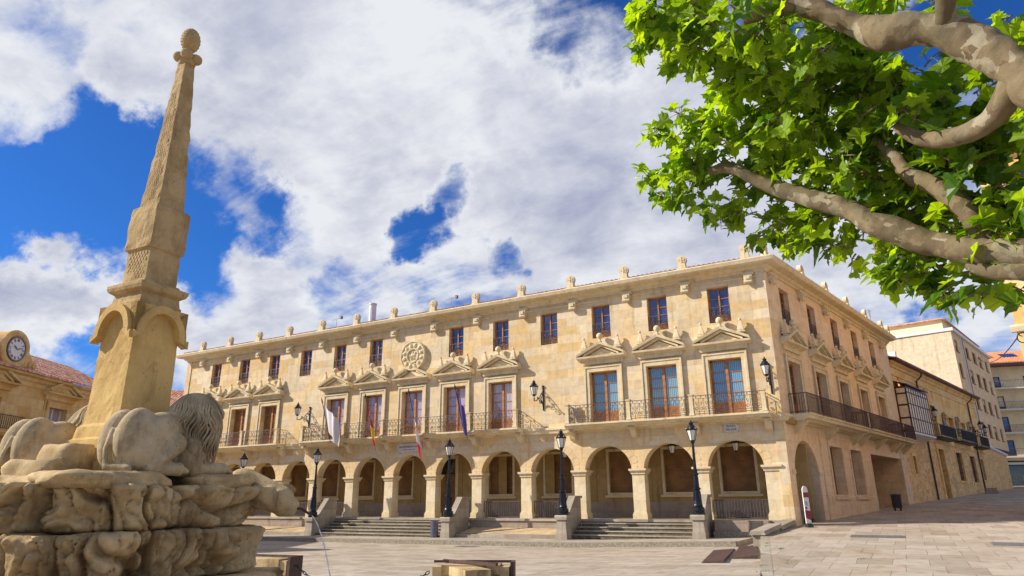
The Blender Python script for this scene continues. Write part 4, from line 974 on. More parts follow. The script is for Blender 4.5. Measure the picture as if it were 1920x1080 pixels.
for s in (-1, 1): m.ball(H_ + ax * .03 + sd * .12 * s + Vector((0, 0, .09)), .05, 8, 6); capsule(m, H_ - ax * .1 + sd * .13 * s + Vector((0, 0, .10)), H_ - ax * .22 + sd * .17 * s + Vector((0, 0, .04)), .05, .03)
o = m.build('spout_head', 'rock', fo); remesh(o, .02, 3)
S_ = at(585, 967, 9.15) - Vector((OX, OY, Z0))
MB().tube([H_ + ax * .10 + Vector((0, 0, -.05)), (H_ + ax * .2).lerp(S_, .4) + Vector((0, 0, .0)), S_], [.022, .018, .015], 8).build('water_pipe', 'rust', o)
# the water jet
m = MB(); pts = []; v0 = (S_ - H_).normalized(); P0 = S_ + Vector((OX, OY, Z0)); hv = Vector((v0.x, v0.y, 0)).normalized()
for i in range(26):
    tt = i / 25 * .52; pts.append(P0 + hv * (1.0 * tt) + Vector((0, 0, -.9 * tt - 4.9 * tt * tt)) + Vector((rnd.uniform(-1, 1), rnd.uniform(-1, 1), 0)) * .004)
org = pts[-1].copy(); m.tube([p - org for p in pts], [.006 + .003 * math.sin(i * 2.3) for i in range(26)], 6)
for i in range(60): p = rnd.choice(pts[8:]) - org; m.ball(p + Vector([rnd.gauss(0, .018) for _ in range(3)]), rnd.uniform(.003, .007), 5, 4)
wm, wt, wb = newmat('falling_water'); wb.inputs['Base Color'].default_value = (.85, .87, .88, 1); wb.inputs['Roughness'].default_value = .15; wb.inputs['Alpha'].default_value = .75
M['water'] = wm
tag(m.build('water_jet', 'water', None, org, smooth=True), kind='structure')
# lions
def lion(loc, label=None, seed=0, mir=1):
    E = lambda m, c, r, rx=0, ry=0, rz=0: m.ball((c[0] * mir, c[1], c[2]), r, 18, 12, (Matrix.Rotation(rz * mir, 3, 'Z') @ Matrix.Rotation(ry * mir, 3, 'Y') @ Matrix.Rotation(rx, 3, 'X')))
    C_ = lambda m, a, b_, ra, rb: capsule(m, (a[0] * mir, a[1], a[2]), (b_[0] * mir, b_[1], b_[2]), ra, rb, 6, 14)
    m = MB()
    E(m, (.15, .22, .37), (.21, .36, .40)); E(m, (-.15, .22, .37), (.21, .36, .40)); E(m, (0, .45, .45), (.27, .45, .30))
    for s in (1, -1): E(m, (.22 * s, .50, .43), (.19, .42, .30), R(14)); E(m, (.25 * s, .30, .26), (.17, .30, .24))
    E(m, (0, .75, .38), (.27, .60, .29)); E(m, (0, 1.15, .42), (.32, .40, .38)); E(m, (0, .95, .2), (.28, .7, .2))
    # haunch, shank and hind foot of the near side, then the far side
    for s in (1, -1):
        C_(m, (.36 * s, .76, .36), (.36 * s, .40, .12), .115, .085)
        C_(m, (.34 * s, .32, .07), (.36 * s, .82, .07), .070, .085)
        for k in range(4): C_(m, ((.29 + .045 * k) * s, .84, .07), ((.29 + .045 * k) * s, .93, .045), .036, .03)
        C_(m, (.26 * s, 1.10, .34), (.30 * s, 1.22, .10), .16, .10); C_(m, (.29 * s, 1.18, .09), (.26 * s, 1.78, .09), .10, .085)
        for k in range(4): C_(m, ((.19 + .045 * k) * s, 1.82, .08), ((.19 + .045 * k) * s, 1.91, .05), .038, .03)
    E(m, (0.02, 1.34, .66), (.29, .30, .36), .25); E(m, (.02, 1.22, .78), (.24, .26, .24)); E(m, (.03, 1.48, .80), (.20, .22, .24)); E(m, (.03, 1.66, .76), (.13, .16, .13)); C_(m, (.03, 1.70, .68), (.03, 1.78, .64), .08, .07)
    for s in (-1, 1): E(m, (.03 + .15 * s, 1.40, 1.0), (.05, .04, .06))
    C_(m, (0, -.08, .50), (0.02, -.16, .28), .035, .035); C_(m, (.02, -.16, .28), (.05, -.14, .08), .035, .04); C_(m, (.05, -.14, .08), (.30, .02, .06), .045, .05)
    m.v = [(x_, y_ * .84 + .02, z_) for x_, y_, z_ in m.v]
    o = m.build('lion', 'lion', fo, loc); remesh(o, .017, 4)
    # mane: long wavy locks flowing back and down from the crown
    R2 = random.Random(seed); mn = MB(); hy = 1.13
    for layer, (cnt, rr_, th_) in enumerate(((76, .0, .018), (64, .018, .0145))):
        for k in range(cnt):
            a = R(-178 + 356 * (k + .5 * layer) / (cnt - 1)) + R2.uniform(-.03, .03)
            L = R2.uniform(.80, .96) if abs(a) < 2.4 else .5; ph = 2.2 * math.sin(a * 3) + R2.uniform(-.5, .5); pts = []
            for i in range(0, 19):
                q = i / 18; rad = .05 + .32 * min(1, q * 1.7) ** .7 + .05 * math.sin(q * pi) + rr_; z = 1.04 - .03 * q - L * .90 * q ** 1.3
                aa = a + (.085 + .03 * layer) * math.sin(q * 15 + ph) * min(1, q * 2)
                pts.append(Vector(((.02 + rad * .95 * math.sin(aa)) * mir, hy - rad * math.cos(aa) * (1.05 if math.cos(aa) > 0 else .8), z)))
            mn.tube(pts, [th_ * (.55 + .6 * math.sin(pi * min(1, i / 18 + .12))) for i in range(19)], 6)
    E(mn, (.02, hy, .66), (.30, .29, .37)); E(mn, (.02, hy - .03, .42), (.33, .36, .42)); E(mn, (.10, hy - .12, .22), (.30, .33, .24)); E(mn, (.02, hy + .02, .86), (.18, .19, .17))
    mn.build('mane', 'lion', o, smooth=True); o.scale = (.95, .82, .95)
    return o
lion((-2.10 - OX, -30.10 - OY, oz(2.08)), seed=1)
lion((-3.80 - OX, -30.30 - OY, oz(2.06)), seed=2, mir=-1)

# ------------------------------------------------------------------ chained stone benches round the fountain
def bench(loc, rz, L, label):
    t = thing('stone_barrier', label, 'stone barrier', loc, rz, 'iron railed stone barriers round the fountain')
    m = MB(); m.extx([(-.24, .83), (-.24, .68), (-.20, .64), (-.14, .52), (-.12, 0), (.12, 0), (.14, .52), (.20, .64), (.24, .68), (.24, .83)], -L / 2, L / 2); m.build('coved_stone', 'rock', t)
    for s_ in (-1, 1): MB().box(-.08, .078, -.2, .2, 0, .80).build('end_block', 'rock', t, (s_ * (L / 2 + .08), 0, 0))
    m = MB(); m.box(-L / 2 - .2, L / 2 + .2, .14, .19, .84, .88); m.box(L / 2 + .18, L / 2 + .24, -.2, .19, .05, .88); m.build('iron_bar', 'rust', t)
    return t
g = zL(-2) - .0
b1 = bench((-1.35, -23.95, -.08), R(25), 1.0, 'coved stone barrier with iron bar at the bottom edge of the picture, centre')
b2 = dup(b1, (-6.0, -24.35, -.10), R(8), label='coved stone barrier with iron bar just right of the rock base, under the water jet')
m = MB(); A = Vector((-5.25, -24.28, .62)); B = Vector((-2.05, -24.25, .62)); nl = 44
arm = MB(); arm.extx([(-.22, .81), (-.22, .67), (-.13, .52), (-.11, 0), (.11, 0), (.13, .52), (.22, .67), (.22, .81)], -.55, .5); arm.build('coved_stone', 'rock', b1, (-.02, -.42, 0), R(-62)); MB().box(-.75, .55, -.03, .03, .84, .89).build('iron_bar', 'rust', b1, (.05, -.2, 0), R(-38))
for i in range(nl):
    u = (i + .5) / nl; p = A.lerp(B, u); p.z -= .50 * 4 * u * (1 - u) * .95; u2 = u + .01; q = A.lerp(B, u2); q.z -= .50 * 4 * u2 * (1 - u2) * .95
    d = (q - p).normalized(); sdv = d.cross(Vector((0, 1, 0))).normalized() if i % 2 else Vector((0, 1, 0))
    m.tube([p + d * .05 * math.cos(a) + sdv * .024 * math.sin(a) - A for a in [2 * pi * k / 10 for k in range(11)]], .009, 5, False)
tag(m.build('chain', 'bin', None, A), 'black iron chain sagging between the two stone barriers', 'chain')

# ------------------------------------------------------------------ clock building on the left
D = 42 / 30
A2 = at(0, 690, 1); dd = (A2 - CP); dd /= math.hypot(dd.x, dd.y); KA = CP + dd * 42; ka = math.atan2(.88145, -.47227)
def kz(z): return 1.77 + (z - 1.77) * D
def ku(u): return u * D
ck = thing('clock_town_hall', 'ochre stone building with tiled roof and round gable clock at the far left', 'building', (KA.x, KA.y, -.3), ka)
kb = -.3; E1 = kz(6.42) - kb; UL = 10.5
dt = kz(5.45) - kb; db = kz(4.25) - kb; du0, du1 = ku(2.85), ku(3.9)
dows = [(du0, du1), (du0 - 5.0, du1 - 5.0), (du0 - 10, du1 - 10), (du0 + 5.0, du1 + 5.0)]
MB().wall(rect(-12, UL, 0, E1), [rect(a, c, db, dt) for a, c in dows], .4).build('wall', 'ochre', ck)
MB().box(UL - .4, UL, .402, 9, 0, E1).box(-12, -11.6, .402, 9, 0, E1).box(-12, UL, 9.002, 9.4, 0, E1).build('rear_walls', 'ochre', ck)
m = MB(); m.extx([(.0, E1 - .55), (-.06, E1 - .5), (-.08, E1 - .3), (-.2, E1 - .22), (-.24, E1 - .08), (-.45, E1 - .02), (-.45, E1 + .1), (.0, E1 + .1)], -12, UL + .3); m.build('cornice', 'ochre', ck)
tile_roof(-12, UL + .3, 4.6, 2.1, -.55, E1 + .1, .27, .42, .08).build('roof', 'tile', ck)
MB().hexa([(-12, 4.0, E1), (UL, 4.0, E1), (UL, 9.4, E1), (-12, 9.4, E1)], [(-12, 4.05, E1 + 2.18), (UL, 4.05, E1 + 2.18), (UL, 9.4, E1 + .2), (-12, 9.4, E1 + .2)]).build('rear_roof', 'tile', ck)
for i, (a, c) in enumerate(dows):
    w = (c - a) / 2; cx = (a + c) / 2
    b_ = MB(); b_.wall(rect(-w - .25, w + .25, 0, dt - db + .3), [rect(-w - .001, w + .001, .001, dt - db + .001)], .08, False, -.08); b_.wall(rect(-w - .4, w + .4, 0, dt - db + .42), [rect(-w - .25, w + .25, .001, dt - db + .3)], .04, False, -.04)
    f = b_.build('balcony_door', 'ochre', ck, (cx, 0, db)); 
    b_ = MB(); b_.box(-w, -w + .08, .26, .32, 0, dt - db); b_.box(w - .08, w, .26, .32, 0, dt - db); b_.box(-.05, .05, .25, .32, 0, dt - db); b_.build('frame', 'white', f); MB().box(-w + .08, w - .08, .31, .33, 0, dt - db).build('pane', 'glcurt', f)
    o = pediment_mb(1.45, dt - db + .62, .62, pj=.36).build('pediment', 'ochre', f)
m = MB(); m.extx([(0, -.3), (-.7, -.22), (-.8, -.1), (-.8, 0), (0, 0)], -12, 8.4); bl = m.build('balcony', 'ochre', ck, (0, 0, kz(4.28) - kb)); bars(20.2, kz(4.81) - kz(4.28), 150, .012).build('railing', 'rust', bl, (-1.8, -.74, .01))
# small tiled house between the clock building and the palace
e0 = at(333, 776, 74); r0_ = at(333, 731, 78); nb_ = thing('tiled_house', 'low house with red tiled roof glimpsed between the obelisk and the palace', 'building', (e0.x, e0.y, -.3), R(26))
MB().box(-6, 3.5, 0, 8, 0, e0.z + .3).build('wall', 'ochre', nb_)
tile_roof(-6.2, 3.7, 4.2, max(1.2, r0_.z - e0.z), -.5, e0.z + .31, .30, .45, .09).build('roof', 'tile', nb_)
MB().hexa([(-6.2, 3.69, e0.z + .3), (3.7, 3.69, e0.z + .3), (3.7, 8, e0.z + .3), (-6.2, 8, e0.z + .3)], [(-6.2, 3.69, r0_.z + .2), (3.7, 3.69, r0_.z + .2), (3.7, 8, e0.z + .4), (-6.2, 8, e0.z + .4)]).build('rear_roof', 'tile', nb_)
# clock gable
cu_, cz_ = ku(.32), kz(7.22) - kb; rc = .60
gm = MB(); gm.box(cu_ - 1.15, cu_ + 1.15, -.1, .35, E1 + .10, cz_); gm.exty(arc(cu_, cz_, rc + .34, 0, pi, 24)[::-1], -.1, .35); gt = gm.build('clock_gable', 'ochre', ck)
gm = MB(); gm.lathe([(rc + .38, .02), (rc + .38, .14), (rc + .30, .2), (rc + .12, .2), (rc + .02, .12), (rc, .10)], (cu_, -.1, cz_), 40, 'y', False)
for s in (-1, 1):
    gm.exty([(cu_ + s * 1.0, E1 + .1), (cu_ + s * 1.85, E1 + .1), (cu_ + s * 1.75, E1 + .55), (cu_ + s * 1.35, cz_ - .1), (cu_ + s * .98, cz_ + .25)][::-s], -.08, .3)
    gm.lathe([(.26, 0), (.26, .12), (.2, .16), (.1, .12), (.1, .2), (.02, .2)], (cu_ + s * 1.45, -.09, E1 + .48), 16, 'y')
gm.build('volutes', 'ochre', gt)
cl = MB().lathe([(rc, 0), (rc, .05), (rc - .03, .07), (0, .07)], (0, 0, 0), 40, 'y').build('clock_dial', 'dial', ck, (cu_, -.21, cz_))
m = MB(); m.lathe([(rc + .02, .0), (rc + .03, .09), (rc - .02, .10), (rc - .02, .072)], (0, 0, 0), 40, 'y', False)
m.build('rim', 'ink', cl); m = MB()
def rnum(s_):
    out_ = []; x = 0
    for ch in s_:
        if ch == 'I': out_.append([(x, 0), (x, 1)]); x += .28
        elif ch == 'V': out_ += [[(x, 1), (x + .22, 0)], [(x + .22, 0), (x + .44, 1)]]; x += .62
        else: out_ += [[(x, 1), (x + .44, 0)], [(x, 0), (x + .44, 1)]]; x += .62
    w_ = x - .18; return [[(a - w_ / 2, b__ - .5) for a, b__ in st] for st in out_]
for i, s_ in enumerate(['XII', 'I', 'II', 'III', 'IIII', 'V', 'VI', 'VII', 'VIII', 'IX', 'X', 'XI']):
    a = -i * pi / 6
    for st in rnum(s_):
        P2 = []
        for x, z in st:
            x *= .15; z = z * .13 + .455; P2.append((x * math.cos(a) - z * math.sin(a), -.082, x * math.sin(a) + z * math.cos(a)))
        m.tube(P2, .010, 4)
    for q_ in range(5): aa = a + q_ * pi / 30; m.tube([(-math.sin(aa) * .54, -.08, math.cos(aa) * .54), (-math.sin(aa) * .565, -.08, math.cos(aa) * .565)], .006, 4)
m.build('numerals', 'ink', cl)
for nm, a, L, w in (('hour_hand', R(54), .30, .030), ('minute_hand', R(-75), .46, .020)):
    m = MB(); d_ = Vector((-math.sin(a), 0, math.cos(a))); n_ = Vector((d_.z, 0, -d_.x))
    P = [Vector((0, -.10, 0)) - d_ * .08, n_ * w + Vector((0, -.10, 0)) + d_ * .06, Vector((0, -.10, 0)) + d_ * (L * .6) + n_ * w * 1.3, Vector((0, -.10, 0)) + d_ * L, Vector((0, -.10, 0)) + d_ * (L * .6) - n_ * w * 1.3, -n_ * w + Vector((0, -.10, 0)) + d_ * .06]
    m.wall([(p.x, p.z) for p in P], [], .012, True, -.105 - (.01 if L > .4 else 0)); m.build(nm, 'ink', cl)

# ------------------------------------------------------------------ old stone house with glazed gallery
ah = .251; HO = Vector((5.65, 23.2, 0)); RH = R(90) - ah
hs = thing('old_stone_house', 'two storey ochre stone house with dark glazed timber gallery, beside the palace', 'building', (HO.x, HO.y, .4), RH)
hb = .4; HT = 11.9 - hb; HL = 29.5
def hw_(d0, d1, z0, z1): return rect(d0, d1, z0 - hb, z1 - hb)
lowh = [hw_(1.9, 2.6, 3.6, 4.9), hw_(9.7, 11.5, 1.7, 5.8), hw_(16.1, 18.3, 3.35, 5.8), hw_(21.6, 23.7, 3.3, 5.72), hw_(26.4, 27.5, 3.6, 5.6)]
uph = [hw_(9.9, 11.5, 6.8, 9.45), hw_(15.9, 17.6, 6.9, 8.9), hw_(20.8, 22.4, 6.9, 8.8), hw_(25.5, 26.9, 6.9, 8.8)] + [hw_(d, d + .5, 10.0, 10.9) for d in (7.2, 9.0, 11.4, 1.6)]
MB().wall(rect(0, HL, 0, 6.3 - hb), lowh, .5).build('lower_wall', 'rubble', hs)
MB().wall(rect(0, HL, 6.302 - hb, HT), uph, .5).build('upper_wall', 'oldplaster', hs)
MB().box(HL - .5, HL, .502, 10, 0, HT).box(0, HL, 10.002, 10.4, 0, HT).box(-.3, 0, .4, 10, 0, HT).build('rear_walls', 'rubble', hs)
m = MB(); m.extx([(0, HT - 1.1), (-.06, HT - 1.1), (-.06, HT - 1.0), (0, HT - 1.0)], 0, HL); m.extx([(0, HT - .5), (-.1, HT - .45), (-.12, HT - .3), (-.25, HT - .2), (-.3, HT), (0, HT)], 0, HL); m.extx([(0, 5.9), (-.08, 5.9), (-.08, 6.0), (0, 6.05)], 7, HL); m.build('cornice', 'oldplaster', hs)
tile_roof(-.2, HL + .3, 5, 1.5, -.65, HT + .02, .26, .5).build('roof', 'tile2', hs)
MB().box(-.2, HL + .3, -.62, -.3, HT - .04, HT + .0).build('eave_board', 'darkwood', hs)
for i, (d0, d1, z0, z1) in enumerate([(1.9, 2.6, 3.6, 4.9), (16.1, 18.3, 3.35, 5.8), (21.6, 23.7, 3.3, 5.72), (26.4, 27.5, 3.6, 5.6)]):
    w = (d1 - d0) / 2; h = z1 - z0; b_ = MB(); b_.wall(rect(-w - .18, w + .18, -.18, h + .2), [rect(-w - .001, w + .001, -.001, h + .001)], .06, False, -.06)
    f = b_.build('window', 'oldplaster', hs, ((d0 + d1) / 2, 0, z0 - hb)); MB().box(-w, w, .3, .34, 0, h).build('pane', 'gldark', f)
    g_ = MB()
    for k in range(1, 8): x = -w + 2 * w * k / 8; g_.box(x - .015, x + .015, .06, .09, 0, h)
    for k in range(1, 5): z = h * k / 5; g_.box(-w, w, .055, .085, z - .015, z + .015)
    g_.build('grille', 'bin', f)
for (d0, d1, z0, z1) in [(9.9, 11.5, 6.8, 9.45), (15.9, 17.6, 6.9, 8.9), (20.8, 22.4, 6.9, 8.8), (25.5, 26.9, 6.9, 8.8)]:
    w = (d1 - d0) / 2; h = z1 - z0; b_ = MB(); b_.wall(rect(-w - .22, w + .22, -.02, h + .3), [rect(-w - .001, w + .001, -.001, h + .001)], .07, False, -.07)
    f = b_.build('window', 'oldplaster', hs, ((d0 + d1) / 2, 0, z0 - hb)); MB().box(-w, w, .3, .34, 0, h).build('pane', 'gldark', f)
    b_ = MB(); b_.box(-w, -w + .09, .24, .3, 0, h); b_.box(w - .09, w, .24, .3, 0, h); b_.box(-.05, .05, .24, .3, 0, h); b_.box(-w, w, .24, .3, h - .1, h); b_.build('frame', 'darkwood', f)
b_ = MB(); b_.wall(rect(-1.25, 1.25, 0, 4.55), [rect(-.901, .901, .001, 4.1)], .12, False, -.12); dd_ = b_.build('street_door', 'oldplaster', hs, (10.6, 0, 1.7 - hb)); MB().box(-.9, .9, .3, .36, 0, 4.1).build('leaf', 'bin', dd_); MB().box(-1.1, 1.1, -.5, -.12, -.4, .12).build('doorstep', 'step', dd_)
# coat of arms reliefs between the upper windows
for d in (14.2, 19.2, 23.9):
    m = MB(); m.box(-.45, .45, -.1, 0, -.7, .7)
    for k in range(26): m.ball((rnd.uniform(-.55, .55), -.11, rnd.uniform(-.9, .9)), (rnd.uniform(.06, .16), .07, rnd.uniform(.06, .16)), 7, 5)
    m.build('carved_arms', 'dado', hs, (d, 0, 8.3 - hb), smooth=True)
# balconies
for d0, d1, z in ((9.0, 14.6, 6.75), (16.6, 22.9, 6.85), (24.6, 28.8, 6.75)):
    L = d1 - d0; m = MB(); m.extx([(0, -.16), (-.6, -.12), (-.75, -.04), (-.75, 0), (0, 0)], -L / 2, L / 2); bl = m.build('balcony', 'bin', hs, ((d0 + d1) / 2, 0, z - hb)); bars(L, 1.0, int(L / .13), .011).build('railing', 'bin', bl, (0, -.7, 0))
    for s in (-1, 1): bars(.68, 1.0, 5, .011).build('railing', 'bin', bl, (s * (L / 2 - .02), -.35, 0), R(90))
# downpipes
for d, z0, z1 in ((6.9, 1.9, 11.2), (25.6, 2.5, 11.2)):
    MB().tube([(0, -.55, z1 + .55), (0, -.5, z1 + .25), (0, -.09, z1 - .1), (0, -.09, z0 - .3)], .07, 8).build('downpipe', 'darkwood', hs, (d, 0, -hb))
# glazed gallery
GX0, GX1, GZ0, GZ1, GY = .3, 6.2, 6.5, 9.9, -.78
gl = MB(); gl.box(GX0, GX1, GY, 0, 6.5 - hb, 6.62 - hb); gl.box(GX0, GX1, GY, 0, 9.75 - hb, 9.9 - hb)
nG = 9
for i in range(nG + 1): x = GX0 + (GX1 - GX0) * i / nG; w = .07 if i in (0, nG) else .035; gl.box(max(GX0, x - w), min(GX1, x + w), GY - .02, GY + .08, 6.6 - hb, 9.8 - hb)
for z in (7.55, 8.6, 9.45): gl.box(GX0, GX1, GY - .012, GY + .06, z - .04 - hb, z + .04 - hb)
for x in (GX0, GX1 - .08):
    gl.box(x, x + .08, GY, 0, 6.6 - hb, 6.75 - hb)
    for z in (7.55, 8.5, 9.35): gl.box(x + .001, x + .079, GY, 0, z - .06 - hb, z + .06 - hb)
    gl.box(x + .002, x + .078, -.1, 0, 6.6 - hb, 9.8 - hb)
gal = gl.build('glazed_gallery', 'darkwood', hs)
MB().box(GX0 + .03, GX0 + .05, GY + .06, -.05, 6.7 - hb, 9.75 - hb).box(GX0 + .06, GX1 - .06, GY + .02, GY + .03, 7.55 - hb, 9.75 - hb).build('pane', 'shutter', gal)
MB().box(GX0 + .06, GX1 - .06, GY + .021, GY + .032, 6.62 - hb, 7.53 - hb).build('lower_panel', 'shutter', gal)
m = MB(); m.hexa([(GX0 - .1, GY - .1, 6.38 - hb), (GX1 + .1, GY - .1, 6.38 - hb), (GX1 + .1, 0, 6.10 - hb), (GX0 - .1, 0, 6.10 - hb)], [(GX0 - .1, GY - .1, 6.498 - hb), (GX1 + .1, GY - .1, 6.498 - hb), (GX1 + .1, 0, 6.498 - hb), (GX0 - .1, 0, 6.498 - hb)]); m.build('underside', 'white', gal)
tile_roof(GX0 - .1, GX1 + .1, .9, .35, GY - .15, 9.92 - hb, .22, .45, .06).build('roof', 'darkwood', gal)
# garden wall beyond the house
t = thing('garden_wall', 'tall old rubble wall continuing past the stone house up the street', 'wall', (HO.x + 29.5 * math.sin(ah), HO.y + 29.5 * math.cos(ah), 1.5), RH)
m = MB(); m.hexa([(0.01, 0, 0), (12.5, 0, 0), (12.5, .5, 0), (0.01, .5, 0)], [(.01, 0, 5.6), (12.5, 0, 5.0), (12.5, .5, 5.0), (.01, .5, 5.6)]); m.build('masonry', 'rubble', t)
m = MB()
for i in range(16): x = .2 + i * .77; m.ball((x, .1, 5.7 - .6 * x / 12.5), (.42, .4, .17 + .06 * rnd.random()), 8, 6)
m.build('coping', 'white', t, smooth=True)
def hp(d, o=0): return (HO.x + d * math.sin(ah) + o * math.cos(ah), HO.y + d * math.cos(ah) - o * math.sin(ah))
x, y = hp(6.6); a1_ = wall_lantern((x, y, 7.35), RH, 'black bracket lantern on the stone house beside the glazed gallery', 1.0, 1.0, 'bracket lanterns in the side street')
x, y = hp(24.2); dup(a1_, (x, y, 7.6), RH, label='black bracket lantern over the last balcony of the stone house, nearer of a pair')
x, y = hp(26.3); dup(a1_, (x, y, 7.4), RH, label='black bracket lantern over the last balcony of the stone house, farther of a pair')

# ------------------------------------------------------------------ apartment block behind
AP = Vector((12.07, 49.3, 1.5)); aa_ = .243; RA = R(90) - aa_
ap = thing('apartment_block', 'tall pinkish cream apartment block with rows of plain windows rising behind the old house', 'building', AP, RA)
T = 19 - 1.5; AL = 21; wn = []
rows_ = [(15.45, 16.75), (12.65, 14.2), (9.8, 11.3), (6.95, 8.4)]
cols_ = [(.9, 2.3), (6.2, 8.0), (9.9, 11.9), (13.4, 15.4), (17.5, 19.0)]
for z0, z1 in rows_:
    for a, c in cols_: wn.append((a, c, z0, z1))
z_b = 7.35 - 1.5
MB().wall(rect(0, AL, z_b, T), [rect(*w_) for w_ in wn], .3).build('street_facade', 'apside', ap)
MB().box(.2, AL, 1.2, 1.4, 0, z_b).box(.0, AL, .0, 1.4, z_b - .3, z_b - .002).build('ground_floor', 'bin', ap)
ew = Vector((5.71 - 12.07, 50.69 - 49.3, 0)); # end wall runs back to the left
m = MB(); q = Matrix.Rotation(-RA, 3, 'Z'); e = q @ ew.normalized(); n_ = Vector((-e.y, e.x, 0))
m.hexa([(0, 0, 0), tuple(e * 22), tuple(e * 22 + Vector((1, .1, 0))), (.5, .3, 0)], [(0, 0, T), tuple(e * 22 + Vector((0, 0, T))), tuple(e * 22 + Vector((1, .1, T))), (.5, .3, T)]); m.build('end_wall', 'pink', ap)
m = MB(); m.hexa([(-.1, -.25, T), tuple(e * 22 + Vector((-.3, -.2, T))), (AL, 9, T), (AL + .2, -.25, T)], [(-.1, -.25, T + .35), tuple(e * 22 + Vector((-.3, -.2, T + .35))), (AL, 9, T + .35), (AL + .2, -.25, T + .35)]); m.build('cornice', 'white', ap)
m = MB(); s0 = Vector((1.6, .9, 0)); m.hexa([tuple(s0 + Vector((0, 0, T + .35))), tuple(s0 + e * 20 + Vector((0, 0, T + .35))), (AL - 1, 10, T + .35), (AL - 1, 1, T + .35)], [tuple(s0 + Vector((0, 0, T + 1.7))), tuple(s0 + e * 20 + Vector((0, 0, T + 1.7))), (AL - 1, 10, T + 1.7), (AL - 1, 1, T + 1.7)]); m.build('attic', 'cream', ap)
m = MB(); m.hexa([tuple(s0 + Vector((-.4, -.4, T + 1.7))), tuple(s0 + e * 20 + Vector((-.4, -.4, T + 1.7))), (AL, 10, T + 1.7), (AL, .6, T + 1.7)], [tuple(s0 + Vector((.2, .2, T + 1.95))), tuple(s0 + e * 20 + Vector((.2, .2, T + 2.0))), (AL, 10, T + 2.0), (AL, .8, T + 1.95)]); m.build('roof', 'tile', ap)
for i, (a, c, z0, z1) in enumerate(wn):
    w = (c - a) / 2; h = z1 - z0
    b_ = MB(); b_.box(-w, -w + .08, .12, .18, 0, h); b_.box(w - .08, w, .12, .18, 0, h); b_.box(-.04, .04, .12, .18, 0, h); b_.box(-w, w, .12, .18, h - .08, h); b_.box(-w, w, .12, .18, 0, .08); b_.box(-w - .05, w + .05, -.08, 0, -.08, 0)
    f = b_.build('window', 'board', ap, ((a + c) / 2, 0, z0)); MB().box(-w + .08, w - .08, .17, .18, .08, h * (1 if i % 3 else .6)).build('pane', 'gldark', f)
    if i % 3 == 0: MB().box(-w + .08, w - .08, .15, .175, h * .6, h - .08).build('blind', 'shutter', f)
MB().box(4.0, 4.35, -.12, .0, z_b, T).build('pilaster', 'white', ap)
MB().tube([(4.6, -.1, T), (4.6, -.1, z_b)], .07, 6).build('downpipe', 'lead', ap)
# window of the end wall
wp = e * 3.9; f = MB().hexa([tuple(e * 5.6 + Vector((-.0, -.0, T - 3.0)) - n_ * -.06), tuple(e * 7.3 + Vector((0, 0, T - 3.0)) - n_ * -.06), tuple(e * 7.3 + Vector((0, 0, T - 3.0)) - n_ * .06), tuple(e * 5.6 + Vector((0, 0, T - 3.0)) - n_ * .06)],
    [tuple(e * 5.6 + Vector((0, 0, T - 1.4)) + n_ * .06), tuple(e * 7.3 + Vector((0, 0, T - 1.4)) + n_ * .06), tuple(e * 7.3 + Vector((0, 0, T - 1.4)) - n_ * .06), tuple(e * 5.6 + Vector((0, 0, T - 1.4)) - n_ * .06)]).build('window', 'white', ap)
MB().hexa([tuple(e * 5.8 + Vector((0, 0, T - 2.85)) + n_ * .09), tuple(e * 7.1 + Vector((0, 0, T - 2.85)) + n_ * .09), tuple(e * 7.1 + Vector((0, 0, T - 2.85)) - n_ * .09), tuple(e * 5.8 + Vector((0, 0, T - 2.85)) - n_ * .09)],
    [tuple(e * 5.8 + Vector((0, 0, T - 1.95)) + n_ * .09), tuple(e * 7.1 + Vector((0, 0, T - 1.95)) + n_ * .09), tuple(e * 7.1 + Vector((0, 0, T - 1.95)) - n_ * .09), tuple(e * 5.8 + Vector((0, 0, T - 1.95)) - n_ * .09)]).build('pane', 'glcurt', f)
m = MB(); cc = s0 + e * 6 + Vector((0, 1, T + 2.0)); m.tube([cc, cc + Vector((0, 0, 2.2))], .03, 4)
for k in range(4): m.tube([cc + Vector((-.5, 0, 1.4 + .22 * k)), cc + Vector((.5, 0, 1.4 + .22 * k))], .02, 4)
m.build('antenna', 'lead', ap)

# ------------------------------------------------------------------ far building closing the street
fb = thing('far_apartment_house', 'cream house with tiled roof, balconies and dark shop front closing the street', 'building', (17.6, 75, 3.2), R(14))
FZ = 18.4 - 3.2 - .6
cw = [(-4.2, -2.8), (-.6, .9), (3.6, 5.0), (7.4, 8.8)]; rw = [(3.9, 5.9), (6.9, 8.9), (9.9, 11.6), (12.7, 14.2)]
ws = [(a, c, z0, z1) for a, c in cw for z0, z1 in rw]
MB().wall(rect(-6, 12, 3.3, FZ + .9), [rect(*w_) for w_ in ws], .3).build('facade', 'cream', fb)
MB().box(-6, -5.6, .302, 9, 0, FZ + .9).box(11.6, 12, .302, 9, 0, FZ + .9).box(-6, 12, 9.002, 9.3, 0, FZ + .9).build('rear_walls', 'cream', fb)
for i, (a, c, z0, z1) in enumerate(ws):
    w = (c - a) / 2; h = z1 - z0; b_ = MB(); b_.box(-w, -w + .1, .1, .18, 0, h); b_.box(w - .1, w, .1, .18, 0, h); b_.box(-.05, .05, .1, .18, 0, h); b_.box(-w, w, .1, .18, h - .1, h); b_.box(-w, w, .1, .18, 0, .35)
    f = b_.build('window', 'darkwood', fb, ((a + c) / 2, 0, z0)); MB().box(-w + .1, w - .1, .16, .17, .35, h - .1).build('pane', 'glblue' if i % 3 else 'shutter', f)
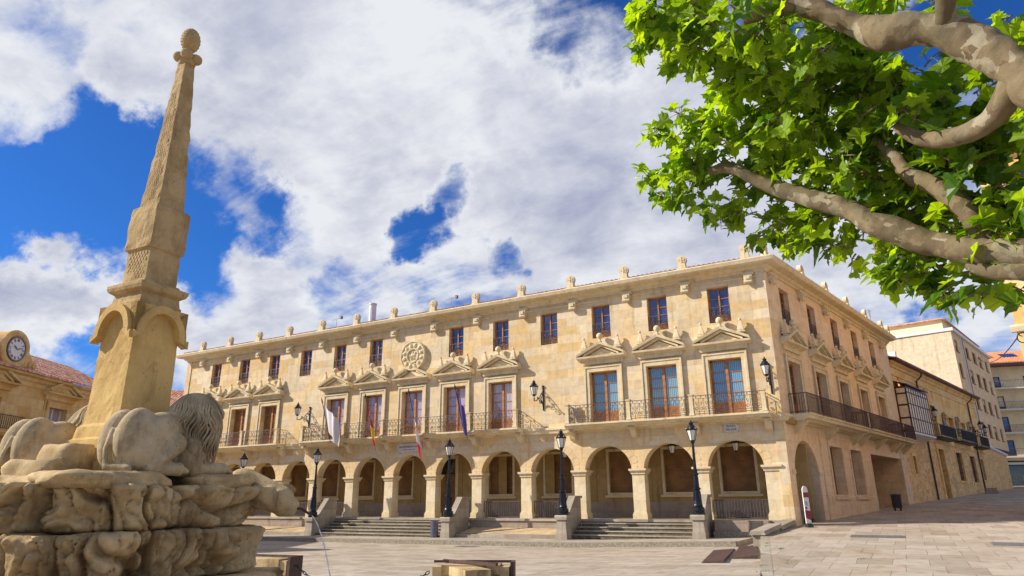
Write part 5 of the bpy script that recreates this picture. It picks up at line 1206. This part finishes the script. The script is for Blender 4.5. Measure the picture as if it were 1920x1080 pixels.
for z0, z1 in rw[:4]:
    m = MB(); m.box(-5.9, 11.9, -.9, 0, z0 - .25, z0 - .05); bl = m.build('balcony', 'white', fb); bars(17.6, .95, 110, .014).build('railing', 'lead', bl, (3.0, -.85, z0 - .05))
MB().box(-6.4, 12.4, -1.3, 9.3, FZ + .9, FZ + 1.25).build('eave', 'darkwood', fb)
tile_roof(-6.4, 12.4, 5.5, 2.4, -1.3, FZ + 1.27, .34, .6, .09).build('roof', 'tile3', fb)
m = MB(); m.hexa([(-.8, 1, FZ + 2.35), (1.0, 1, FZ + 2.35), (1.0, 2.4, FZ + 2.96), (-.8, 2.4, FZ + 2.96)], [(-.8, 1, FZ + 2.5), (1.0, 1, FZ + 2.5), (1.0, 2.4, FZ + 3.1), (-.8, 2.4, FZ + 3.1)]); m.hexa([(2.2, 1, FZ + 2.35), (4.0, 1, FZ + 2.35), (4.0, 2.4, FZ + 2.96), (2.2, 2.4, FZ + 2.96)], [(2.2, 1, FZ + 2.5), (4.0, 1, FZ + 2.5), (4.0, 2.4, FZ + 3.1), (2.2, 2.4, FZ + 3.1)]); m.build('skylight', 'glblue', fb)
m = MB(); m.box(-6, -3.2, .0, .4, 0, 3.3); m.box(-3.2, 12, .0, .3, 2.7, 3.3); m.box(4.5, 5.2, 0, .4, 0, 2.7); sh = m.build('shop_front', 'bin', fb); MB().box(-3.2, 4.5, .35, .38, .1, 2.7).box(5.2, 11.9, .35, .38, .1, 2.7).build('shop_window', 'gldark', sh); MB().box(-1.0, 2.4, -.06, -.01, 2.8, 3.1).build('lit_fascia', 'white', sh)
# street clutter before the shop
for x, lb in ((-2.3, 'left planter box with green shrub before the shop front'), (.4, 'right planter box with green shrub before the shop front')):
    c = fb.matrix_basis @ Vector((x, -2.0, 0)) if False else Matrix.Translation((17.6, 75, 3.2)) @ Matrix.Rotation(R(14), 4, 'Z') @ Vector((x, -3.0, 0))
    t = thing('planter', lb, 'planter', (c.x, c.y, 3.25), R(14), 'planters at the top of the street'); MB().frus(0, 0, 0, .75, .5, .3, .6, .36).build('box', 'bin', t); m = MB()
    for k in range(240): p = Vector((rnd.gauss(0, .3), rnd.gauss(0, .2), .95 + rnd.gauss(0, .2))); d_ = Vector([rnd.gauss(0, 1) for _ in range(3)]).normalized() * .11; e_ = d_.orthogonal().normalized() * .06; m.add([p - e_, p + d_, p + e_], [(0, 1, 2)])
    m.build('shrub', 'greenleaf', t)
c = Matrix.Translation((17.6, 75, 3.2)) @ Matrix.Rotation(R(14), 4, 'Z') @ Vector((-3.4, -3.4, 0))
t = thing('no_entry_sign', 'small round red and white traffic sign on a pole before the shop', 'traffic sign', (c.x, c.y, 3.2), R(14)); MB().tube([(0, 0, 0), (0, 0, 2.4)], .04, 8).build('pole', 'lead', t); MB().lathe([(.32, 0), (.32, .03)], (0, -.05, 2.3), 20, 'y').build('disc', 'red', t); MB().box(-.2, .2, -.1, -.085, 2.25, 2.35).build('bar', 'white', t)
c = Matrix.Translation((17.6, 75, 3.2)) @ Matrix.Rotation(R(14), 4, 'Z') @ Vector((-.7, -.02, 7.0)); dup(a1_, (c.x, c.y, c.z - 3.0), R(14), label='black bracket lantern on the far house above the shop')

# ------------------------------------------------------------------ building at the right edge
rb = thing('corner_house', 'cream stone corner building seen at the right edge behind the tree', 'building', (11.25, 5.2, .3), R(-15))
MB().wall(rect(0, 14, 0, 18.5), [rect(1.1, 2.2, z, z + 2.2) for z in (11.6, 15.3, 5.2)] + [rect(4.5, 5.6, z, z + 2.2) for z in (11.6, 15.3, 5.2)], .4).build('front_wall', 'ochre', rb)
MB().box(0, .4, .402, 12, 0, 18.5).box(13.6, 14, .402, 12, 0, 18.5).box(0, 14, 12.002, 12.4, 0, 18.5).build('other_walls', 'ochre', rb)
MB().extx([(0, 9.2), (-.12, 9.22), (-.2, 9.45), (-.2, 9.55), (0, 9.6)], -.2, 14).build('string_course', 'trim', rb)
MB().extx([(0, 18.2), (-.3, 18.3), (-.5, 18.6), (0, 18.7)], -.3, 14.2).build('cornice', 'trim', rb)
MB().hexa([(-.3, -.5, 18.702), (14.2, -.5, 18.702), (14.2, 12.4, 18.702), (-.3, 12.4, 18.702)], [(3, 4, 20.5), (11, 4, 20.5), (11, 9, 20.5), (3, 9, 20.5)]).build('roof', 'tile', rb)
for x in (1.65, 5.05):
    for z in (11.6, 15.3, 5.2): f = MB().box(-.55, -.47, .2, .28, 0, 2.2).box(.47, .55, .2, .28, 0, 2.2).box(-.04, .04, .2, .28, 0, 2.2).build('window', 'darkwood', rb, (x, 0, z)); MB().box(-.47, .47, .27, .28, 0, 2.2).build('pane', 'gldark', f)
# cable across the street
A = Vector((15.4, 63.5, 18.2)); B = Vector((11.3, 5.1, 9.35)); m = MB()
pts = [A.lerp(B, i / 30) + Vector((0, 0, -.9 * 4 * (i / 30) * (1 - i / 30))) - B for i in range(31)]; m.tube(pts, .03, 5); m.tube([Vector((.1 + .25 * math.cos(a * .6), -.25, -.2 + .25 * math.sin(a * .6))) for a in range(22)], .025, 5)
tag(m.build('overhead_cable', 'bin', None, B), 'thin black cable slung across the street from the apartment block', 'cable')

# ------------------------------------------------------------------ plane tree
tr = thing('plane_tree', 'plane tree reaching in from the right with mottled pollarded limbs and fresh green leaves', 'tree', (10.2, -31.2, zR(0, -31)))
TO = Vector((10.2, -31.2, zR(0, -31)))
def path(pts, sub=6):
    P = [at(x, y, d) for x, y, d, _ in pts]; Rr = [r * (.74 if r > .126 else .86) for *_, r in pts]; out_ = []; ro = []
    for i in range(len(P) - 1):
        p0, p1, p2, p3 = P[max(i - 1, 0)], P[i], P[i + 1], P[min(i + 2, len(P) - 1)]
        for k in range(sub):
            t_ = k / sub; out_.append(.5 * ((2 * p1) + (-p0 + p2) * t_ + (2 * p0 - 5 * p1 + 4 * p2 - p3) * t_ ** 2 + (-p0 + 3 * p1 - 3 * p2 + p3) * t_ ** 3)); ro.append(Rr[i] + (Rr[i + 1] - Rr[i]) * t_)
    out_.append(P[-1]); ro.append(Rr[-1]); return out_, ro
limbs = []
def limb(pts, name, sub=14, knots=True):
    P, ro = path(pts, sub); limbs.append((P, ro)); seg = 28; m = MB()
    m.tube([p - TO for p in P], ro, seg)
    vv = []
    for i, v in enumerate(m.v):
        ring = min(i // seg, len(P) - 1); c = P[ring] - TO; d = Vector(v) - c; f = 1 + .20 * noise.fractal(Vector(v) * 3.4, .8, 2, 4) + .30 * max(0, noise.noise(Vector(v) * 2.6 + Vector((5, 0, 0)))) + .07 * noise.fractal(Vector(v) * 14, .8, 2, 3); vv.append(tuple(c + d * f))
    m.v = vv; return m
D_ = 1 / FPX
lb_ = [
 limb([(2350, 420, 4.6, 0.187), (2120, 290, 4.6, 0.180), (1960, 180, 4.6, 0.151), (1895, 120, 4.7, 0.140), (1820, 78, 4.8, 0.133), (1740, 55, 4.9, 0.115), (1660, 62, 5.0, 0.108), (1600, 45, 5.1, 0.086), (1520, 15, 5.2, 0.072), (1450, 15, 5.25, 0.061), (1395, 38, 5.3, 0.040)], 'limb'),
 limb([(1990, 130, 4.6, 0.093), (1915, 140, 4.65, 0.099), (1860, 222, 4.75, 0.071), (1790, 256, 4.9, 0.062), (1735, 262, 5.0, 0.056), (1680, 238, 5.1, 0.031)], 'limb'),
 limb([(1765, 65, 4.85, 0.084), (1772, 20, 4.8, 0.060), (1778, -60, 4.7, 0.060)], 'limb'),
 limb([(2350, 420, 4.6, .26), (2150, 450, 4.9, .17), (1985, 474, 5.2, .125), (1870, 474, 5.3, .112), (1790, 466, 5.4, .105), (1715, 448, 5.5, .10), (1645, 420, 5.6, .095), (1590, 393, 5.7, .09), (1512, 370, 5.85, .08), (1432, 344, 6.0, .065), (1372, 316, 6.1, .06), (1330, 322, 6.15, .04)], 'limb'),
 limb([(1850, 466, 5.35, .08), (1818, 400, 5.4, .075), (1760, 352, 5.5, .072), (1706, 328, 5.6, .065), (1673, 290, 5.7, .055), (1640, 262, 5.8, .04)], 'limb'),
 limb([(2150, 470, 4.9, .10), (1985, 505, 5.15, .07), (1870, 508, 5.25, .065), (1815, 498, 5.35, .035)], 'limb')]
nm_ = None
for i, m in enumerate(lb_): m.build('limb', 'bark', tr, smooth=True)
J = at(2350, 420, 4.6) - TO
m = MB(); m.tube([Vector((0, 0, -.3)), Vector((0, 0, .4)), Vector((0.02, .05, 1.5)), J * .75 + Vector((0, 0, -.1)), J + (J - Vector((0, 0, 0))).normalized() * .1], [.55, .42, .34, .33, .28], 20); m.build('trunk', 'bark', tr, smooth=True)
# leaves
LEAF = [(0, 0), (.10, -.05), (.30, -.10), (.42, .08), (.58, .10), (.48, .26), (.55, .42), (.36, .44), (.24, .46), (.22, .68), (.06, .80), (0, 1.0)]
LF = LEAF + [(-x, y) for x, y in LEAF[-2:0:-1]]
crown = MB(); crown.a = []; tw = MB(); R3 = random.Random(11)
def leaf(p, out_dir, size, tone):
    u = out_dir + Vector((R3.gauss(0, .45), R3.gauss(0, .45), R3.gauss(-.35, .4))); u.normalize()
    nrm = Vector((R3.gauss(-.25, .5), R3.gauss(-.15, .5), 1.0)); nrm = (nrm - u * nrm.dot(u)); nrm = nrm.normalized() if nrm.length > .05 else u.orthogonal().normalized(); s = u.cross(nrm)
    n0 = len(crown.v); fold = R3.uniform(.05, .35); droop = R3.uniform(.0, .35)
    crown.v.append(tuple(p + u * size * .38 - nrm * size * .02)); crown.a.append(tone)
    for x, y in LF:
        crown.v.append(tuple(p + (s * x + u * y + nrm * (abs(x) * fold - droop * y * y * .5 - .06 * math.sin(x * 9 + y * 7))) * size)); crown.a.append(tone)
    k = len(LF); crown.f += [(n0, n0 + 1 + i, n0 + 1 + (i + 1) % k) for i in range(k)]
def shoot(p, d, L, n, sz, tone):
    pts = [p]; v = d.normalized()
    for i in range(6): v = (v + Vector((R3.gauss(0, .18), R3.gauss(0, .18), -.06 + R3.gauss(0, .10)))).normalized(); pts.append(pts[-1] + v * L / 6)
    tw.tube([q - TO for q in pts], [.008 - .001 * i for i in range(7)], 4)
    for i in range(n):
        u = (i + 1) / n; k = min(5, int(u * 6)); q = pts[k].lerp(pts[k + 1], u * 6 - k if k < 6 else 1)
        sd_ = v.cross(Vector((R3.gauss(0, 1), R3.gauss(0, 1), R3.gauss(0, 1)))).normalized()
        pe = q + sd_ * R3.uniform(.03, .09); tw.tube([q - TO, pe - TO], .003, 3, False)
        leaf(pe - TO, (sd_ + v * .5), sz * R3.uniform(.7, 1.5) * (1.05 - .45 * u), min(1, max(0, tone + R3.gauss(0, .26) + .25 * (u - .5))))
# foliage masses: px, py, distance, radii (px across, px high), depth, shoots, leaf size, tone
CL = [(1285, 55, 5.4, 75, 48, .30, 26, .155, .45), (1360, 60, 5.4, 60, 45, .3, 20, .16, .4), (1235, 30, 5.5, 30, 28, .2, 8, .15, .55), (1290, 12, 5.4, 70, 24, .3, 12, .15, .6),
      (1440, 120, 5.5, 60, 50, .35, 24, .16, .75), (1500, 90, 5.3, 75, 55, .3, 26, .175, .55), (1590, 120, 5.2, 65, 60, .3, 22, .18, .45), (1410, 180, 5.7, 50, 45, .3, 16, .15, .8), (1510, 190, 5.5, 75, 60, .35, 30, .17, .6),
      (1600, 220, 5.4, 70, 60, .35, 26, .175, .45), (1550, 290, 5.6, 80, 50, .35, 26, .165, .5), (1650, 170, 5.2, 50, 45, .3, 14, .17, .3),
      (1290, 240, 5.9, 45, 35, .25, 14, .145, .6), (1260, 300, 6.0, 30, 45, .25, 12, .14, .5), (1330, 270, 5.9, 60, 40, .3, 22, .15, .35), (1400, 270, 5.8, 60, 40, .3, 20, .155, .35), (1300, 340, 6.0, 50, 35, .25, 16, .15, .4), (1390, 230, 5.8, 60, 30, .3, 14, .15, .65), (1460, 320, 5.9, 60, 30, .3, 14, .15, .2),
      (1355, 385, 6.0, 45, 20, .2, 9, .14, .45), (1480, 415, 5.8, 50, 28, .2, 14, .15, .45), (1550, 425, 5.7, 55, 28, .25, 16, .16, .4), (1430, 385, 5.9, 40, 20, .2, 7, .14, .35), (1590, 440, 5.6, 30, 14, .2, 6, .15, .5),
      (1740, 170, 5.2, 70, 40, .3, 20, .17, .25), (1800, 200, 5.0, 50, 35, .3, 14, .17, .2), (1690, 130, 5.1, 60, 25, .3, 10, .17, .35),
      (1650, 330, 5.6, 60, 40, .3, 20, .16, .55), (1590, 350, 5.6, 50, 25, .3, 12, .15, .55), (1700, 390, 5.5, 70, 35, .3, 20, .16, .5), (1770, 310, 5.4, 60, 45, .35, 22, .165, .35), (1850, 340, 5.2, 70, 55, .35, 28, .17, .25), (1860, 270, 5.0, 50, 30, .3, 12, .17, .4), (1890, 400, 5.1, 60, 40, .3, 18, .17, .4), (1800, 420, 5.3, 50, 25, .3, 12, .16, .5),
      (1640, 455, 5.5, 35, 18, .2, 7, .15, .5), (1720, 500, 5.3, 30, 24, .2, 8, .155, .5), (1770, 515, 5.2, 55, 28, .25, 15, .165, .35), (1850, 525, 5.0, 40, 22, .2, 9, .18, .45), (1700, 480, 5.4, 25, 12, .2, 4, .15, .5),
      (1860, 45, 4.8, 22, 12, .1, 2, .15, .5), (1905, 75, 4.6, 25, 20, .1, 3, .16, .5), (1910, 10, 4.6, 20, 15, .1, 3, .15, .5), (1640, 15, 5.0, 50, 20, .3, 10, .16, .5), (1730, 8, 4.9, 40, 14, .3, 7, .16, .5),
      (1400, 35, 4.75, 45, 30, .15, 16, .15, .55), (1470, 40, 4.75, 40, 22, .1, 7, .15, .6), (1590, 85, 4.6, 40, 20, .1, 6, .16, .4), (1700, 230, 4.6, 30, 20, .1, 6, .15, .3), (1640, 300, 5.1, 40, 25, .1, 8, .15, .4),
      (2020, 300, 4.9, 90, 120, .5, 40, .17, .4), (2080, 80, 4.7, 100, 80, .5, 30, .17, .4), (1960, 240, 4.9, 50, 40, .3, 12, .17, .35)]
for cx, cy, d, rx, ry, dd_, n, sz, tone in CL:
    c = at(cx, cy, d + .42); d += .42
    for _ in range(int(n * .76)):
        a = R3.uniform(0, 2 * pi); r_ = math.sqrt(R3.random()); e_ = R3.uniform(-.5, 1.4)
        q = c + RT * (rx * r_ * math.cos(a) * d / FPX) + UP * (ry * r_ * math.sin(a) * d / FPX) + FW * dd_ * e_
        dv = (q - c) * 2.0 + Vector((R3.gauss(0, .12), R3.gauss(0, .12), .06 + R3.gauss(0, .12)))
        shoot(q, dv, R3.uniform(.08, .20), R3.choice((4, 5, 6)), sz, tone)
tw.build('twigs', 'bark', tr); crown.build('crown', 'leaf', tr)
# tufts in the paving joints
m = MB()
for x, y, s in [(1.3, -12.0, .1), (1.75, -14.6, .13), (2.35, -13.9, .12), (1.05, -9.4, .06), (2.0, -15.6, .10), (4.05, -12.3, .12), (.9, -8.5, .05), (1.6, -10.2, .06)]:
    for k in range(90): p = Vector((x + rnd.gauss(0, s * .8), y + rnd.gauss(0, s * 2.6), zR(x, y) if x > seam(y) else zL(x))); d_ = Vector((rnd.gauss(0, .4), rnd.gauss(0, .4), 1)).normalized() * rnd.uniform(.01, .035); e_ = Vector((rnd.gauss(0, 1), rnd.gauss(0, 1), 0)).normalized() * .008; m.add([p - e_, p + d_, p + e_], [(0, 1, 2)])
tag(m.build('grass_tufts', 'greenleaf'), 'green moss and grass growing in the paving joints at the lower right', 'grass', kind='stuff')
